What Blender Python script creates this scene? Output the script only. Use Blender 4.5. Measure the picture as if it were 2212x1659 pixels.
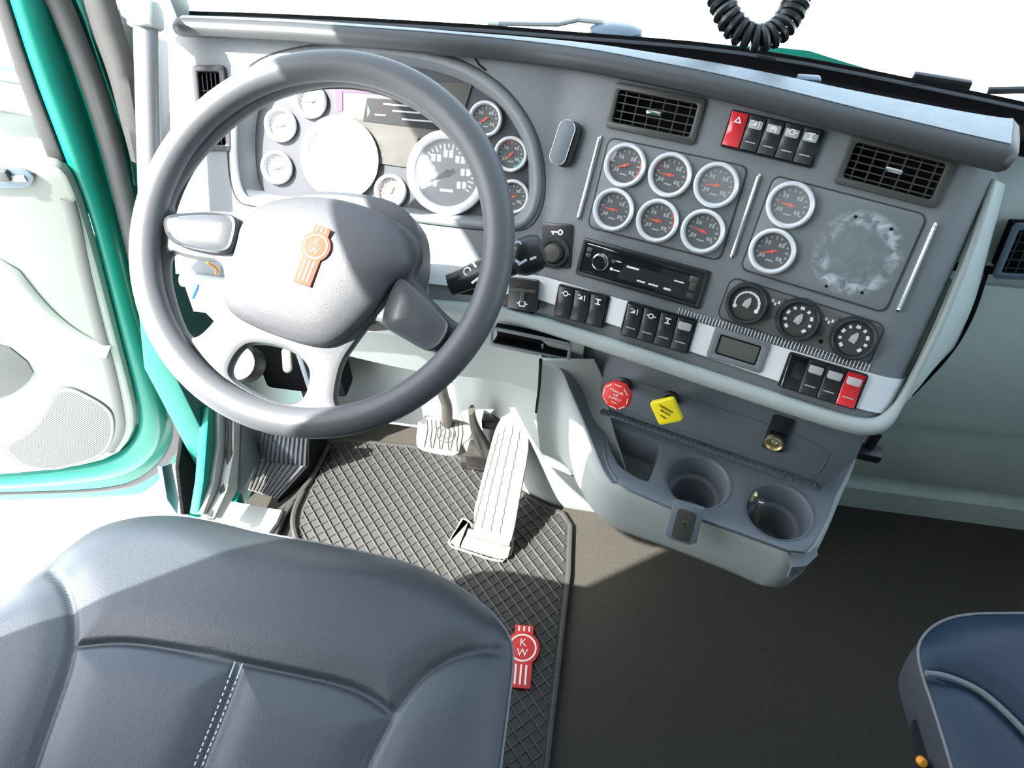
import bpy, bmesh, math, random
from mathutils import Vector, Matrix
from math import sin, cos, pi, radians, sqrt, atan2

random.seed(7)
for o in list(bpy.data.objects): bpy.data.objects.remove(o)
SC = bpy.context.scene
COL = SC.collection

# ------------------------------------------------------------------ camera
W, H, F = 2212, 1659, 1550.0
PITCH, YAW, CZ = radians(48.5), radians(9.3), 1.42
cam = bpy.data.cameras.new('camera'); cam.sensor_width = 36; cam.lens = F / W * 36; cam.clip_start = .01
co = bpy.data.objects.new('camera', cam); COL.objects.link(co)
co.location = (0, 0, CZ); co.rotation_euler = (pi/2 - PITCH, 0, YAW); SC.camera = co

# ------------------------------------------------------------------ light
SUN_AZ, SUN_EL = radians(35.0), radians(50.0)          # light travels towards +x,+y and down
sun = bpy.data.lights.new('sun', 'SUN'); sun.energy = 15.0; sun.angle = radians(.53); sun.color = (1, .97, .92)
so = bpy.data.objects.new('sun', sun); COL.objects.link(so)
L = Vector((cos(SUN_EL)*cos(SUN_AZ), cos(SUN_EL)*sin(SUN_AZ), -sin(SUN_EL)))
so.rotation_euler = L.to_track_quat('-Z', 'Y').to_euler(); so.location = (-3, -2, 5)
world = bpy.data.worlds.new('world'); SC.world = world; world.use_nodes = True
nt = world.node_tree; nt.nodes.clear()
sk = nt.nodes.new('ShaderNodeTexSky'); sk.sky_type = 'NISHITA'; sk.sun_disc = False
sk.sun_elevation = SUN_EL; sk.sun_rotation = atan2(-cos(SUN_AZ), -sin(SUN_AZ)); sk.air_density = 1.0; sk.dust_density = 2.0; sk.ozone_density = 1
hs = nt.nodes.new('ShaderNodeHueSaturation'); hs.inputs['Saturation'].default_value = .6
bg = nt.nodes.new('ShaderNodeBackground'); bg.inputs['Strength'].default_value = .75
wo = nt.nodes.new('ShaderNodeOutputWorld')
nt.links.new(sk.outputs[0], hs.inputs['Color']); nt.links.new(hs.outputs[0], bg.inputs['Color']); nt.links.new(bg.outputs[0], wo.inputs['Surface'])
vs = SC.view_settings; vs.view_transform = 'Standard'; vs.look = 'None'; vs.gamma = 1; vs.use_curve_mapping = False; vs.exposure = 0.62

# ------------------------------------------------------------------ measuring: photograph ray -> point on a real surface
_f0 = Vector((-sin(YAW), cos(YAW), 0)); _r = Vector((cos(YAW), sin(YAW), 0)); _z = Vector((0, 0, 1))
_f = _f0*cos(PITCH) - _z*sin(PITCH); _u = _z*cos(PITCH) + _f0*sin(PITCH)
CAM = Vector((0, 0, CZ))
def ray(px, py): return _r*((px-W/2)/F) - _u*((py-H/2)/F) + _f
def at(px, py, p0, n):
    d = ray(px, py); n = Vector(n); return CAM + d*(n.dot(Vector(p0)-CAM)/n.dot(d))
def atz(px, py, z): return at(px, py, (0, 0, z), (0, 0, 1))
def aty(px, py, y): return at(px, py, (0, y, 0), (0, 1, 0))
def atx(px, py, x): return at(px, py, (x, 0, 0), (1, 0, 0))
class Frame:
    """a flat working surface: origin p, axes a (right), b (up along the surface), c (out of it)"""
    def __init__(s, p, a, b):
        s.p = Vector(p); s.a = Vector(a).normalized(); s.c = s.a.cross(Vector(b)).normalized(); s.b = s.c.cross(s.a)
        s.M = Matrix(((s.a.x, s.b.x, s.c.x, s.p.x), (s.a.y, s.b.y, s.c.y, s.p.y), (s.a.z, s.b.z, s.c.z, s.p.z), (0, 0, 0, 1)))
    def __call__(s, px, py, w=0.0):
        q = at(px, py, s.p + s.c*w, s.c) - s.p; return Vector((q.dot(s.a), q.dot(s.b), w))
    def P(s, u, v, w=0.0): return s.p + s.a*u + s.b*v + s.c*w
    def at(s, u, v, w=0.0, rot=0.0): return s.M @ Matrix.Translation((u, v, w)) @ Matrix.Rotation(rot, 4, 'Z')

TILT = radians(32); DY = radians(18)
FD = Frame(CAM + ray(1395, 590), (cos(DY), -sin(DY), 0), (sin(DY)*sin(TILT), cos(DY)*sin(TILT), cos(TILT)))   # centre of the dash
FL = Frame((-.105, .864, .793), (1, 0, 0), (0, sin(TILT), cos(TILT)))                                         # dash behind the wheel
WT = radians(37)
FW = Frame((-.331, .6305, .907), (1, 0, 0), (0, cos(WT), sin(WT)))                                            # steering wheel plane
FF = Frame((0, 0, 0), (1, 0, 0), (0, 1, 0))

# ------------------------------------------------------------------ materials
MATS = {}
def mat(name, col, rough=.5, metal=0., bump=0., scale=300., var=0., coat=0., spec=.5, vscale=None, sheen=0.):
    m = bpy.data.materials.new(name); m.use_nodes = True; t = m.node_tree; b = t.nodes['Principled BSDF']
    b.inputs['Base Color'].default_value = (*col, 1); b.inputs['Roughness'].default_value = rough
    b.inputs['Metallic'].default_value = metal; b.inputs['Coat Weight'].default_value = coat; b.inputs['Specular IOR Level'].default_value = spec
    b.inputs['Sheen Weight'].default_value = sheen
    if bump or var:
        tc = t.nodes.new('ShaderNodeTexCoord')
    if var:
        n = t.nodes.new('ShaderNodeTexNoise'); n.inputs['Scale'].default_value = vscale or scale; n.inputs['Detail'].default_value = 5
        r = t.nodes.new('ShaderNodeMapRange'); r.inputs['To Min'].default_value = 1-var; r.inputs['To Max'].default_value = 1+var
        r.inputs['From Min'].default_value = .25; r.inputs['From Max'].default_value = .75
        mx = t.nodes.new('ShaderNodeVectorMath'); mx.operation = 'SCALE'; mx.inputs[0].default_value = col
        t.links.new(tc.outputs['Object'], n.inputs['Vector']); t.links.new(n.outputs['Fac'], r.inputs['Value'])
        t.links.new(r.outputs[0], mx.inputs['Scale']); t.links.new(mx.outputs[0], b.inputs['Base Color'])
    if bump:
        n2 = t.nodes.new('ShaderNodeTexNoise'); n2.inputs['Scale'].default_value = scale; n2.inputs['Detail'].default_value = 3
        bp = t.nodes.new('ShaderNodeBump'); bp.inputs['Strength'].default_value = bump; bp.inputs['Distance'].default_value = .0006
        t.links.new(tc.outputs['Object'], n2.inputs['Vector']); t.links.new(n2.outputs['Fac'], bp.inputs['Height']); t.links.new(bp.outputs[0], b.inputs['Normal'])
    MATS[name] = m; return m
def glassmat(name, tint=(1, 1, 1), ior=1.45, haze=0.0, rough=.02):
    m = bpy.data.materials.new(name); m.use_nodes = True; t = m.node_tree; t.nodes.clear()
    o = t.nodes.new('ShaderNodeOutputMaterial'); tr = t.nodes.new('ShaderNodeBsdfTransparent'); gl = t.nodes.new('ShaderNodeBsdfGlossy')
    fr = t.nodes.new('ShaderNodeFresnel'); mx = t.nodes.new('ShaderNodeMixShader');     ge = t.nodes.new('ShaderNodeNewGeometry'); mr = t.nodes.new('ShaderNodeMapRange'); mr.inputs['To Min'].default_value = ior; mr.inputs['To Max'].default_value = 1/ior
    t.links.new(ge.outputs['Backfacing'], mr.inputs['Value']); t.links.new(mr.outputs[0], fr.inputs['IOR'])
    tr.inputs['Color'].default_value = (*tint, 1); gl.inputs['Roughness'].default_value = rough
    t.links.new(fr.outputs[0], mx.inputs[0]); t.links.new(tr.outputs[0], mx.inputs[1]); t.links.new(gl.outputs[0], mx.inputs[2])
    out = mx
    if haze:                                             # white film: dust on the lens, painted glare on two centre gauges
        df = t.nodes.new('ShaderNodeBsdfDiffuse'); df.inputs['Color'].default_value = (.75, .78, .8, 1)
        m2 = t.nodes.new('ShaderNodeMixShader'); m2.inputs[0].default_value = haze
        t.links.new(mx.outputs[0], m2.inputs[1]); t.links.new(df.outputs[0], m2.inputs[2]); out = m2
    t.links.new(out.outputs[0], o.inputs['Surface']); MATS[name] = m; return m

mat('dash_plastic', (.162, .180, .190), .5, bump=.5, scale=900, var=.07, vscale=700)
mat('dash_roll', (.038, .042, .043), .45, bump=.3, scale=900, var=.05)
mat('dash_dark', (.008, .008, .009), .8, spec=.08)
mat('light_plastic', (.36, .40, .385), .5, bump=.3, scale=800, var=.04)
mat('pale_trim', (.33, .36, .34), .55, bump=.2, scale=600, var=.03)
mat('passenger_plastic', (.50, .58, .55), .55, bump=.3, scale=800, var=.04)
mat('console_plastic', (.125, .150, .172), .5, bump=.5, scale=900, var=.06)
mat('wheel_rubber', (.080, .084, .090), .46, bump=.25, scale=900, var=.06)
mat('wheel_pad', (.085, .088, .094), .45, bump=.6, scale=700, var=.05)
mat('wheel_insert', (.055, .061, .068), .28, bump=.15, scale=500, var=.08)
mat('black_plastic', (.018, .019, .021), .35, bump=.1, scale=600)
mat('vent_plastic', (.052, .052, .047), .45, bump=.2, scale=500, var=.1)
mat('black_gloss', (.010, .011, .013), .12, coat=.6)
mat('chrome', (.86, .87, .88), .12, 1.0)
mat('alu', (.86, .88, .90), .38, .2, bump=.05, scale=400)
mat('bezel', (.86, .88, .90), .3, .35)
mat('scale_mark', (.40, .42, .42), .5)
mat('screen_grey', (.10, .10, .094), .3)
mat('sky_glare', (.17, .205, .225), .30, bump=.2, scale=120, var=.15, vscale=60, spec=.9)  # sky glare on top of the roll, put into a paler glossier colour
mat('steel', (.17, .16, .145), .4, .8, var=.2, scale=60)
mat('white_mark', (.80, .82, .84), .5)
mat('grey_mark', (.36, .37, .38), .5)
mat('red_mark', (.75, .10, .07), .4)
mat('needle_red', (.80, .09, .05), .4)
mat('dial_dark', (.075, .080, .080), .5)
mat('dial_sun', (.17, .175, .18), .5)  # paler copy of the dark dial, sun glare put into its colour
mat('dial_fuel', (.085, .085, .085), .45)
mat('dial_blue', (.035, .045, .060), .45)  # blue of the reflected sky put into the dial colour
mat('cluster_panel', (.052, .056, .064), .45, bump=.1, scale=500, var=.05)
mat('lcd', (.115, .112, .102), .3, coat=.3)
mat('lcd_dark', (.022, .023, .026), .3)
mat('lcd_purple', (.10, .062, .10), .3)
mat('cyan', (.10, .55, .60), .4)
mat('red_plastic', (.62, .022, .03), .25, coat=.4)
mat('red_valve', (.68, .035, .03), .4)
mat('yellow_valve', (.85, .70, .015), .4)
mat('lens_grey', (.42, .43, .42), .3, coat=.3)
mat('leather', (.033, .042, .050), .40, bump=.5, scale=700, var=.07, vscale=500, spec=.6)
mat('leather_fabric', (.055, .062, .074), .5, bump=.6, scale=900, var=.1, vscale=700)
mat('leather_blue', (.008, .022, .044), .36, bump=.4, scale=700, var=.08, vscale=20, spec=.35)
mat('stitch', (.62, .66, .70), .7)
mat('floor_rubber', (.047, .0445, .038), .6, bump=.5, scale=250, var=.16, vscale=180, spec=.15)
mat('mat_rubber', (.036, .036, .034), .5, bump=.2, scale=300, var=.1)
mat('mat_rib', (.070, .070, .066), .42)
mat('mat_red', (.58, .028, .03), .45)
mat('cream', (.85, .78, .66), .5)
mat('pedal_rubber', (.19, .19, .18), .5, var=.1, scale=90)
mat('pedal_groove', (.07, .07, .068), .7)
mat('pedal_alu', (.26, .26, .24), .45, .3, var=.12, scale=60)
mat('teal_paint', (.006, .20, .145), .35, coat=.05, spec=.25)
mat('teal_dark', (.012, .11, .09), .45, spec=.3)
mat('seal_rubber', (.050, .050, .048), .55, bump=.2, scale=300, var=.12, vscale=40)
mat('door_trim', (.20, .222, .197), .6, bump=.2, scale=500, var=.03)
mat('door_grille', (.22, .235, .22), .6)
mat('pocket_grey', (.06, .066, .062), .6)
mat('pillar_trim', (.30, .33, .33), .55)
mat('pole_grey', (.20, .205, .21), .3)
mat('concrete', (.62, .62, .60), .9, var=.08, scale=2.0)
mat('headliner', (.42, .44, .44), .9)
mat('groove_grey', (.045, .048, .050), .7, spec=.2)
mat('climate_grey', (.105, .108, .104), .45, bump=.2, scale=500)
mat('mirror_grey', (.035, .045, .042), .5)
mat('piping_grey', (.15, .16, .17), .6)
mat('orange', (.85, .33, .03), .4)
mat('brass', (.72, .62, .40), .25, .9)
mat('blue_wire', (.02, .12, .7), .4)
mat('pale_blue', (.085, .125, .165), .35)
mat('lens_clear', (.55, .50, .50), .15, coat=.6)
glassmat('lens', haze=.05)
glassmat('lens_dust_glare', haze=.16)
glassmat('pane', (.93, .97, .95))

# the plate that once carried a sticker: a ring of dried glue
def gluemat():
    m = mat('dash_glue', (.162, .180, .190), .5); t = m.node_tree; b = t.nodes['Principled BSDF']
    tc = t.nodes.new('ShaderNodeTexCoord'); mp = t.nodes.new('ShaderNodeMapping'); c = FD(1850, 548)
    mp.inputs['Location'].default_value = (-c.x, -c.y, 0)
    ln = t.nodes.new('ShaderNodeVectorMath'); ln.operation = 'LENGTH'
    n = t.nodes.new('ShaderNodeTexNoise'); n.inputs['Scale'].default_value = 75; n.inputs['Detail'].default_value = 6; n.inputs['Distortion'].default_value = .8
    n3 = t.nodes.new('ShaderNodeTexNoise'); n3.inputs['Scale'].default_value = 14; n3.inputs['Detail'].default_value = 2
    rr = t.nodes.new('ShaderNodeValToRGB'); e = rr.color_ramp.elements
    e[0].position = 0; e[0].color = (.05, .05, .05, 1); e[1].position = 1; e[1].color = (0, 0, 0, 1)
    for p, v in ((.55, .1), (.70, .85), (.82, .9), (.97, .05)):
        q = e.new(p); q.color = (v, v, v, 1)
    sc = t.nodes.new('ShaderNodeMath'); sc.operation = 'MULTIPLY'; sc.inputs[1].default_value = 1/.055
    th = t.nodes.new('ShaderNodeMapRange'); th.inputs['From Min'].default_value = .42; th.inputs['From Max'].default_value = .62
    t2 = t.nodes.new('ShaderNodeMapRange'); t2.inputs['From Min'].default_value = .30; t2.inputs['From Max'].default_value = .52
    mu = t.nodes.new('ShaderNodeMath'); mu.operation = 'MULTIPLY'; mv = t.nodes.new('ShaderNodeMath'); mv.operation = 'MULTIPLY'
    mx = t.nodes.new('ShaderNodeMix'); mx.data_type = 'RGBA'
    mx.inputs['A'].default_value = (.162, .180, .190, 1); mx.inputs['B'].default_value = (.52, .56, .60, 1)
    k = t.links.new
    k(tc.outputs['Object'], mp.inputs['Vector']); k(mp.outputs[0], ln.inputs[0]); k(ln.outputs['Value'], sc.inputs[0]); k(sc.outputs[0], rr.inputs[0])
    k(tc.outputs['Object'], n.inputs['Vector']); k(tc.outputs['Object'], n3.inputs['Vector']); k(n.outputs['Fac'], th.inputs['Value']); k(n3.outputs['Fac'], t2.inputs['Value'])
    k(rr.outputs[0], mu.inputs[0]); k(th.outputs[0], mu.inputs[1]); k(mu.outputs[0], mv.inputs[0]); k(t2.outputs[0], mv.inputs[1]); k(mv.outputs[0], mx.inputs['Factor'])
    k(mx.outputs['Result'], b.inputs['Base Color'])
gluemat()

# ------------------------------------------------------------------ mesh helpers
def chaikin(pts, n=2, closed=True):
    pts = [Vector(p) for p in pts]
    for _ in range(n):
        q = []; m = len(pts)
        for i in range(m if closed else m-1):
            a, b = pts[i], pts[(i+1) % m]; q += [a.lerp(b, .25), a.lerp(b, .75)]
        if not closed: q = [pts[0]] + q + [pts[-1]]
        pts = q
    return pts
def rrect(w, h, r, n=5, cx=0, cy=0):
    out = []
    for sx, sy, a in ((1, 1, 0), (-1, 1, 90), (-1, -1, 180), (1, -1, 270)):
        for i in range(n+1):
            t = radians(a + 90*i/n); out.append(Vector((cx + sx*(w/2-r) + r*cos(t), cy + sy*(h/2-r) + r*sin(t), 0)))
    return out
def circ(r, n=32, cx=0, cy=0, a0=0, a1=2*pi):
    return [Vector((cx + r*cos(a0+(a1-a0)*i/n), cy + r*sin(a0+(a1-a0)*i/n), 0)) for i in range(n)]
def quad_uv(fr, tl, tr, br, bl, w=0):
    """centre, width, height and turn of a rectangular piece seen at four photo corners"""
    c = [fr(*p, w) for p in (tl, tr, br, bl)]
    ctr = (c[0]+c[1]+c[2]+c[3])/4; ww = ((c[1]-c[0]).length + (c[2]-c[3]).length)/2; hh = ((c[0]-c[3]).length + (c[1]-c[2]).length)/2
    d = (c[1]-c[0]) + (c[2]-c[3]); return ctr, ww, hh, atan2(d.y, d.x)

class B:
    def __init__(s): s.bm = bmesh.new(); s.sharp = 35
    def _add(s, verts, faces, M=None):
        vv = [s.bm.verts.new(M @ Vector(v) if M else Vector(v)) for v in verts]
        for f in faces:
            try: s.bm.faces.new([vv[i] for i in f])
            except ValueError: pass
        return s
    def mesh(s, me, M=None):
        if M: me.transform(M)
        s.bm.from_mesh(me); bpy.data.meshes.remove(me); return s
    def box(s, c, d, bev=0, M=None, rot=None):
        b = bmesh.new(); bmesh.ops.create_cube(b, size=1); bmesh.ops.scale(b, vec=d, verts=b.verts)
        if bev: bmesh.ops.bevel(b, geom=b.edges[:], offset=bev, segments=2, affect='EDGES', profile=.6)
        T = Matrix.Translation(c)
        if rot: T = T @ rot
        bmesh.ops.transform(b, matrix=(M @ T) if M else T, verts=b.verts)
        me = bpy.data.meshes.new('t'); b.to_mesh(me); b.free(); return s.mesh(me)
    def lathe(s, prof, n=32, M=None):
        vs, fs = [], []
        for i in range(n):
            a = 2*pi*i/n
            for r, z in prof: vs.append((r*cos(a), r*sin(a), z))
        m = len(prof)
        for i in range(n):
            for j in range(m-1):
                a, b = i*m+j, ((i+1) % n)*m+j; fs.append((a, b, b+1, a+1))
        s._add(vs, fs, M); bmesh.ops.remove_doubles(s.bm, verts=s.bm.verts, dist=1e-6); return s
    def torus(s, R, r, n=64, m=14, M=None, r2=None):
        vs, fs = [], []
        for i in range(n):
            a = 2*pi*i/n
            for j in range(m):
                b = 2*pi*j/m; vs.append(((R+r*cos(b))*cos(a), (R+r*cos(b))*sin(a), (r2 or r)*sin(b)))
        for i in range(n):
            for j in range(m): fs.append((i*m+j, ((i+1) % n)*m+j, ((i+1) % n)*m+(j+1) % m, i*m+(j+1) % m))
        return s._add(vs, fs, M)
    def tube(s, pts, r, n=10, closed=False, M=None, flat=1.0, up=None, cap=True):
        pts = [Vector(p) for p in pts]; m = len(pts); vs, fs = [], []
        nrm = None
        if isinstance(r, (list, tuple)) and len(r) != m:
            r = [lerp(r[int(i/(m-1)*(len(r)-1))], r[min(len(r)-1, int(i/(m-1)*(len(r)-1))+1)], (i/(m-1)*(len(r)-1)) % 1) for i in range(m)]
        for i in range(m):
            if closed: t = pts[(i+1) % m]-pts[i-1]
            else: t = pts[min(i+1, m-1)]-pts[max(i-1, 0)]
            t.normalize()
            if up is not None: nrm = Vector(up)
            elif nrm is None: nrm = Vector((0, 0, 1)) if abs(t.z) < .9 else Vector((1, 0, 0))
            nrm = nrm - t*nrm.dot(t); nrm.normalize(); bi = t.cross(nrm)
            rr = r[i] if isinstance(r, (list, tuple)) else r
            for j in range(n):
                a = 2*pi*j/n; vs.append(pts[i] + nrm*(rr*flat*cos(a)) + bi*(rr*sin(a)))
        for i in range(m if closed else m-1):
            for j in range(n): fs.append((i*n+j, i*n+(j+1) % n, ((i+1) % m)*n+(j+1) % n, ((i+1) % m)*n+j))
        if not closed and cap: fs += [tuple(range(n))[::-1], tuple(range((m-1)*n, m*n))]
        return s._add(vs, fs, M)
    def plate(s, outer, holes=(), d=.002, bev=0, M=None, z0=0):
        """flat piece with holes, back at z0, front at z0+d"""
        cu = bpy.data.curves.new('t', 'CURVE'); cu.dimensions = '2D'; cu.fill_mode = 'BOTH'
        bev = min(bev, d*.45)
        cu.extrude = max(d/2-bev, 1e-5); cu.bevel_depth = bev; cu.bevel_resolution = 1; cu.offset = -bev
        for pl in [outer, *holes]:
            sp = cu.splines.new('POLY'); sp.points.add(len(pl)-1)
            for i, p in enumerate(pl): sp.points[i].co = (p[0], p[1], 0, 1)
            sp.use_cyclic_u = True
        ob = bpy.data.objects.new('t', cu); me = bpy.data.meshes.new_from_object(ob)
        bpy.data.objects.remove(ob); bpy.data.curves.remove(cu)
        T = Matrix.Translation((0, 0, z0+d/2)); me.transform(T); s.mesh(me, M)
        bmesh.ops.remove_doubles(s.bm, verts=s.bm.verts, dist=1e-6); return s
    def text(s, body, size, M, d=.0003):
        cu = bpy.data.curves.new('t', 'FONT'); cu.body = body; cu.size = size; cu.align_x = 'CENTER'; cu.align_y = 'CENTER'; cu.extrude = d; cu.resolution_u = 2
        ob = bpy.data.objects.new('t', cu); me = bpy.data.meshes.new_from_object(ob); bpy.data.objects.remove(ob); bpy.data.curves.remove(cu)
        return s.mesh(me, M)
    def grid(s, rows, closed=False, M=None, flip=False):
        n = len(rows[0]); vs = [p for r in rows for p in r]; fs = []
        for i in range(len(rows)-1):
            for j in range(n if closed else n-1):
                f = (i*n+j, i*n+(j+1) % n, (i+1)*n+(j+1) % n, (i+1)*n+j); fs.append(f[::-1] if flip else f)
        return s._add(vs, fs, M)
    def cap(s, pts, M=None): return s._add(pts, [tuple(range(len(pts)))], M)
    def dome(s, outline, prof, M=None):
        """inflated cushion: outline shrunk to its centre by s while rising to z for (s, z) in prof"""
        n = len(outline); c = sum((Vector(p) for p in outline), Vector())/n; rows = []
        for k, z in prof: rows.append([Vector((c.x+(p[0]-c.x)*k, c.y+(p[1]-c.y)*k, z)) for p in outline])
        s.grid(rows, True, M); last = rows[-1]; return s.cap(last, M)
    def solidify(s, t):
        bmesh.ops.recalc_face_normals(s.bm, faces=s.bm.faces); bmesh.ops.solidify(s.bm, geom=s.bm.faces[:], thickness=t); return s
    def ob(s, name, m, parent=None, M=None, kind=None, label=None, sharp=None):
        bmesh.ops.recalc_face_normals(s.bm, faces=s.bm.faces)
        me = bpy.data.meshes.new(name); s.bm.to_mesh(me); s.bm.free()
        for p in me.polygons: p.use_smooth = True
        me.set_sharp_from_angle(angle=radians(sharp or s.sharp)); me.materials.append(MATS[m])
        o = bpy.data.objects.new(name, me); COL.objects.link(o)
        if parent: o.parent = parent
        if M: o.matrix_local = M
        if kind: o['kind'] = kind
        if label: o['label'] = label
        return o
def thing(name, label, cat, M=None, group=None):
    o = bpy.data.objects.new(name, None); COL.objects.link(o); o.empty_display_size = .02
    if M: o.matrix_world = M
    o['label'] = label; o['category'] = cat
    if group: o['group'] = group
    return o
def tag(o, label, cat, group=None):
    o['label'] = label; o['category'] = cat
    if group: o['group'] = group
    return o
def struct(o): o['kind'] = 'structure'; return o
def dup(root, M, label, group=None):
    r = root.copy(); COL.objects.link(r); r.matrix_world = M; r['label'] = label
    if group: r['group'] = group
    for ch in list(root.children):
        c = ch.copy(); COL.objects.link(c); c.parent = r
        for g in ch.children:
            d = g.copy(); COL.objects.link(d); d.parent = c
    return r
def T(x, y, z=0): return Matrix.Translation((x, y, z))
def RZ(a): return Matrix.Rotation(a, 4, 'Z')
def RX(a): return Matrix.Rotation(a, 4, 'X')
def RY(a): return Matrix.Rotation(a, 4, 'Y')
def lerp(a, b, t): return a+(b-a)*t
def ss(t): t = max(0, min(1, t)); return t*t*(3-2*t)

# ================================================================== the setting: cab shell and ground
b = B(); b.box((0, 0, -1.40), (90, 90, .1)); struct(b.ob('ground', 'concrete'))
b = B(); b.box((.28, -.22, -.03), (2.06, 2.56, .06), .004); struct(b.ob('floor', 'floor_rubber'))
# left wall of the cab with the open doorway (front of it is the hinge pillar)
b = B()
outer = [(-1.5, -.30), (1.18, -.30), (1.18, 1.00), (1.12, 1.62), (.80, 2.06), (-1.5, 2.06)]
door_open = [(.085, -.02), (.72, -.02), (.79, .08), (.80, .42), (.90, .60), (1.12, .74), (1.13, .98), (1.07, 1.5578), (.085, 1.739)]
MY = Matrix(((0, 0, 1, -.84), (1, 0, 0, 0), (0, 1, 0, 0), (0, 0, 0, 1)))     # plate u->y, v->z, thickness->x
b.plate(outer, [door_open], .06, .004, MY); struct(b.ob('wall_left', 'teal_dark'))
b = B(); b.box((.28, -1.53, .98), (2.2, .06, 2.1)); struct(b.ob('wall_back', 'headliner'))
b = B(); b.box((.28, -.42, 2.09), (2.26, 2.30, .05)); struct(b.ob('ceiling', 'headliner'))
b = B()
MR = Matrix(((0, 0, 1, 1.31), (1, 0, 0, 0), (0, 1, 0, 0), (0, 0, 0, 1)))
b.plate([(-1.5, -.1), (1.2, -.1), (1.2, 1.0), (.75, 2.06), (-1.5, 2.06)], [[(.0, 1.0), (.85, 1.0), (.72, 1.70), (.0, 1.70)]], .05, .004, MR); struct(b.ob('wall_right', 'passenger_plastic'))
# front wall of the footwells
b = B(); b.box((.30, 1.10, .38), (2.02, .06, .78), .004); struct(b.ob('wall_front', 'light_plastic'))
# engine cover bulging into the cab below the centre of the dash
b = B(); base = chaikin([(-.31, 1.07, 0), (-.28, .995, 0), (-.17, .935, 0), (-.066, .892, 0), (-.02, .885, 0), (.10, .885, 0), (.30, .86, 0), (.46, .84, 0), (.50, .93, 0), (.50, 1.07, 0)], 2, False)
rows = []
for z, k in ((0, 0), (.03, -.004), (.25, -.006), (.42, .0), (.52, .02)):
    rows.append([Vector((p.x + k*.4, p.y + k, z)) for p in base])
b.grid(rows); b.solidify(.006); struct(b.ob('trim_1', 'light_plastic'))
# windscreen: base line, glass and its black edge
wb_px = [(386, 33), (560, 38), (740, 46), (900, 55), (1050, 64), (1200, 76), (1380, 90), (1500, 100), (1610, 114), (1750, 137), (1870, 160), (2000, 187), (2120, 212), (2240, 238)]
WBZ = .955
WB = [atz(*p, WBZ) for p in wb_px]
WB.append(WB[-1] + Vector((.14, -.06, 0)))
rows = [[p.lerp(Vector((p.x*.9+.03, p.y*.35+.36-.12*abs(p.x-.25), 2.06)), k) for p in WB] for k in (0, .5, 1)]
b = B(); b.grid(rows); b.solidify(.005); struct(b.ob('window_1', 'pane'))
b = B(); b.tube([p + Vector((0, .004, -.004)) for p in WB], .005, 8); b.tube([rows[0][0], rows[1][0], rows[2][0]], .007, 8); b.tube([r[-1] for r in rows], .007, 8); struct(b.ob('trim_2', 'black_plastic'))
# left windscreen pillar
pp = [(238, -70), (366, -70), (374, 0), (388, 36), (381, 130), (372, 240), (345, 345), (296, 350), (290, 250), (262, 80)]
b = B(); ap = [aty(*p, 1.045) for p in pp]
b.plate([(p.x, p.z, 0) for p in ap], (), .05, .012, Matrix(((1, 0, 0, 0), (0, 0, -1, 1.09), (0, 1, 0, 0), (0, 0, 0, 1))))
b.tube([(-.735, 1.13, 1.02), (-.755, 1.09, 1.2), (-.79, .99, 1.6), (-.79, .80, 2.06)], .04, 12)
struct(b.ob('trim_3', 'pillar_trim'))
b = B(); b.tube([(1.27, 1.05, .95), (1.28, .98, 1.5), (1.28, .8, 2.06)], .05, 12); struct(b.ob('trim_4', 'pillar_trim'))
# rubber and paint strips of the doorway in front of the handle, seen between door and pole
def strip(name, m, L_, R_, y, t=.012, y2=None):
    y2 = y if y2 is None else y2
    n = len(L_); b = B(); rows = []
    lp = chaikin([aty(*p, lerp(y, y2, i/(n-1))) for i, p in enumerate(L_)], 2, False); rp = chaikin([aty(*p, lerp(y, y2, i/(n-1))) for i, p in enumerate(R_)], 2, False)
    for l, r in zip(lp, rp):
        mid = l.lerp(r, .5) + Vector((0, -t, 0)); rows.append([l, l.lerp(r, .2)+Vector((0, -t*.75, 0)), mid, l.lerp(r, .8)+Vector((0, -t*.75, 0)), r])
    b.grid(rows); b.solidify(-.006); return struct(b.ob(name, m))
strip('trim_5', 'seal_rubber', [(182, -30), (205, 60), (243, 160), (268, 260), (292, 340)], [(240, -30), (262, 50), (288, 130), (302, 230), (318, 340)], 1.01)
strip('trim_6', 'teal_dark', [(136, -30), (165, 60), (205, 160), (240, 290), (272, 420), (300, 560)], [(190, -30), (222, 70), (262, 170), (288, 280), (312, 420), (340, 560)], 1.035, .004)
strip('trim_7', 'teal_paint', [(164, -30), (184, 40), (214, 110), (250, 200), (270, 280), (290, 400)], [(190, -30), (222, 70), (262, 165), (292, 270), (300, 330), (310, 400)], 1.025, .003)
# lower hinge pillar and sill
def onx(pts, x): return [atx(*p, x) for p in pts]
def xplate(name, m, pts, x, t=.02, bev=.003, parent=None):
    q = [atx(*p, x) for p in pts]; b = B()
    b.plate([(p.y, p.z, 0) for p in q], (), t, bev, Matrix(((0, 0, 1, x-t), (1, 0, 0, 0), (0, 1, 0, 0), (0, 0, 0, 1)))); return b.ob(name, m, parent)
struct(xplate('trim_8', 'teal_paint', [(452, 880), (476, 880), (474, 960), (464, 1040), (440, 1110), (428, 1112), (440, 1040), (446, 960)], -.765, .02))
struct(xplate('trim_9', 'pale_trim', [(474, 870), (495, 870), (494, 960), (482, 1050), (452, 1112), (438, 1112), (462, 1045), (474, 960)], -.755, .02))
b = B(); b.tube(chaikin([atx(*p, -.745) for p in [(497, 860), (500, 950), (494, 1020), (478, 1080), (455, 1120)]], 2, False), .009, 10); struct(b.ob('trim_10', 'seal_rubber'))
struct(xplate('trim_11', 'pale_trim', [(506, 860), (524, 860), (526, 1000), (512, 1062), (480, 1120), (462, 1120), (490, 1060), (505, 980)], -.735, .02))
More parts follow.
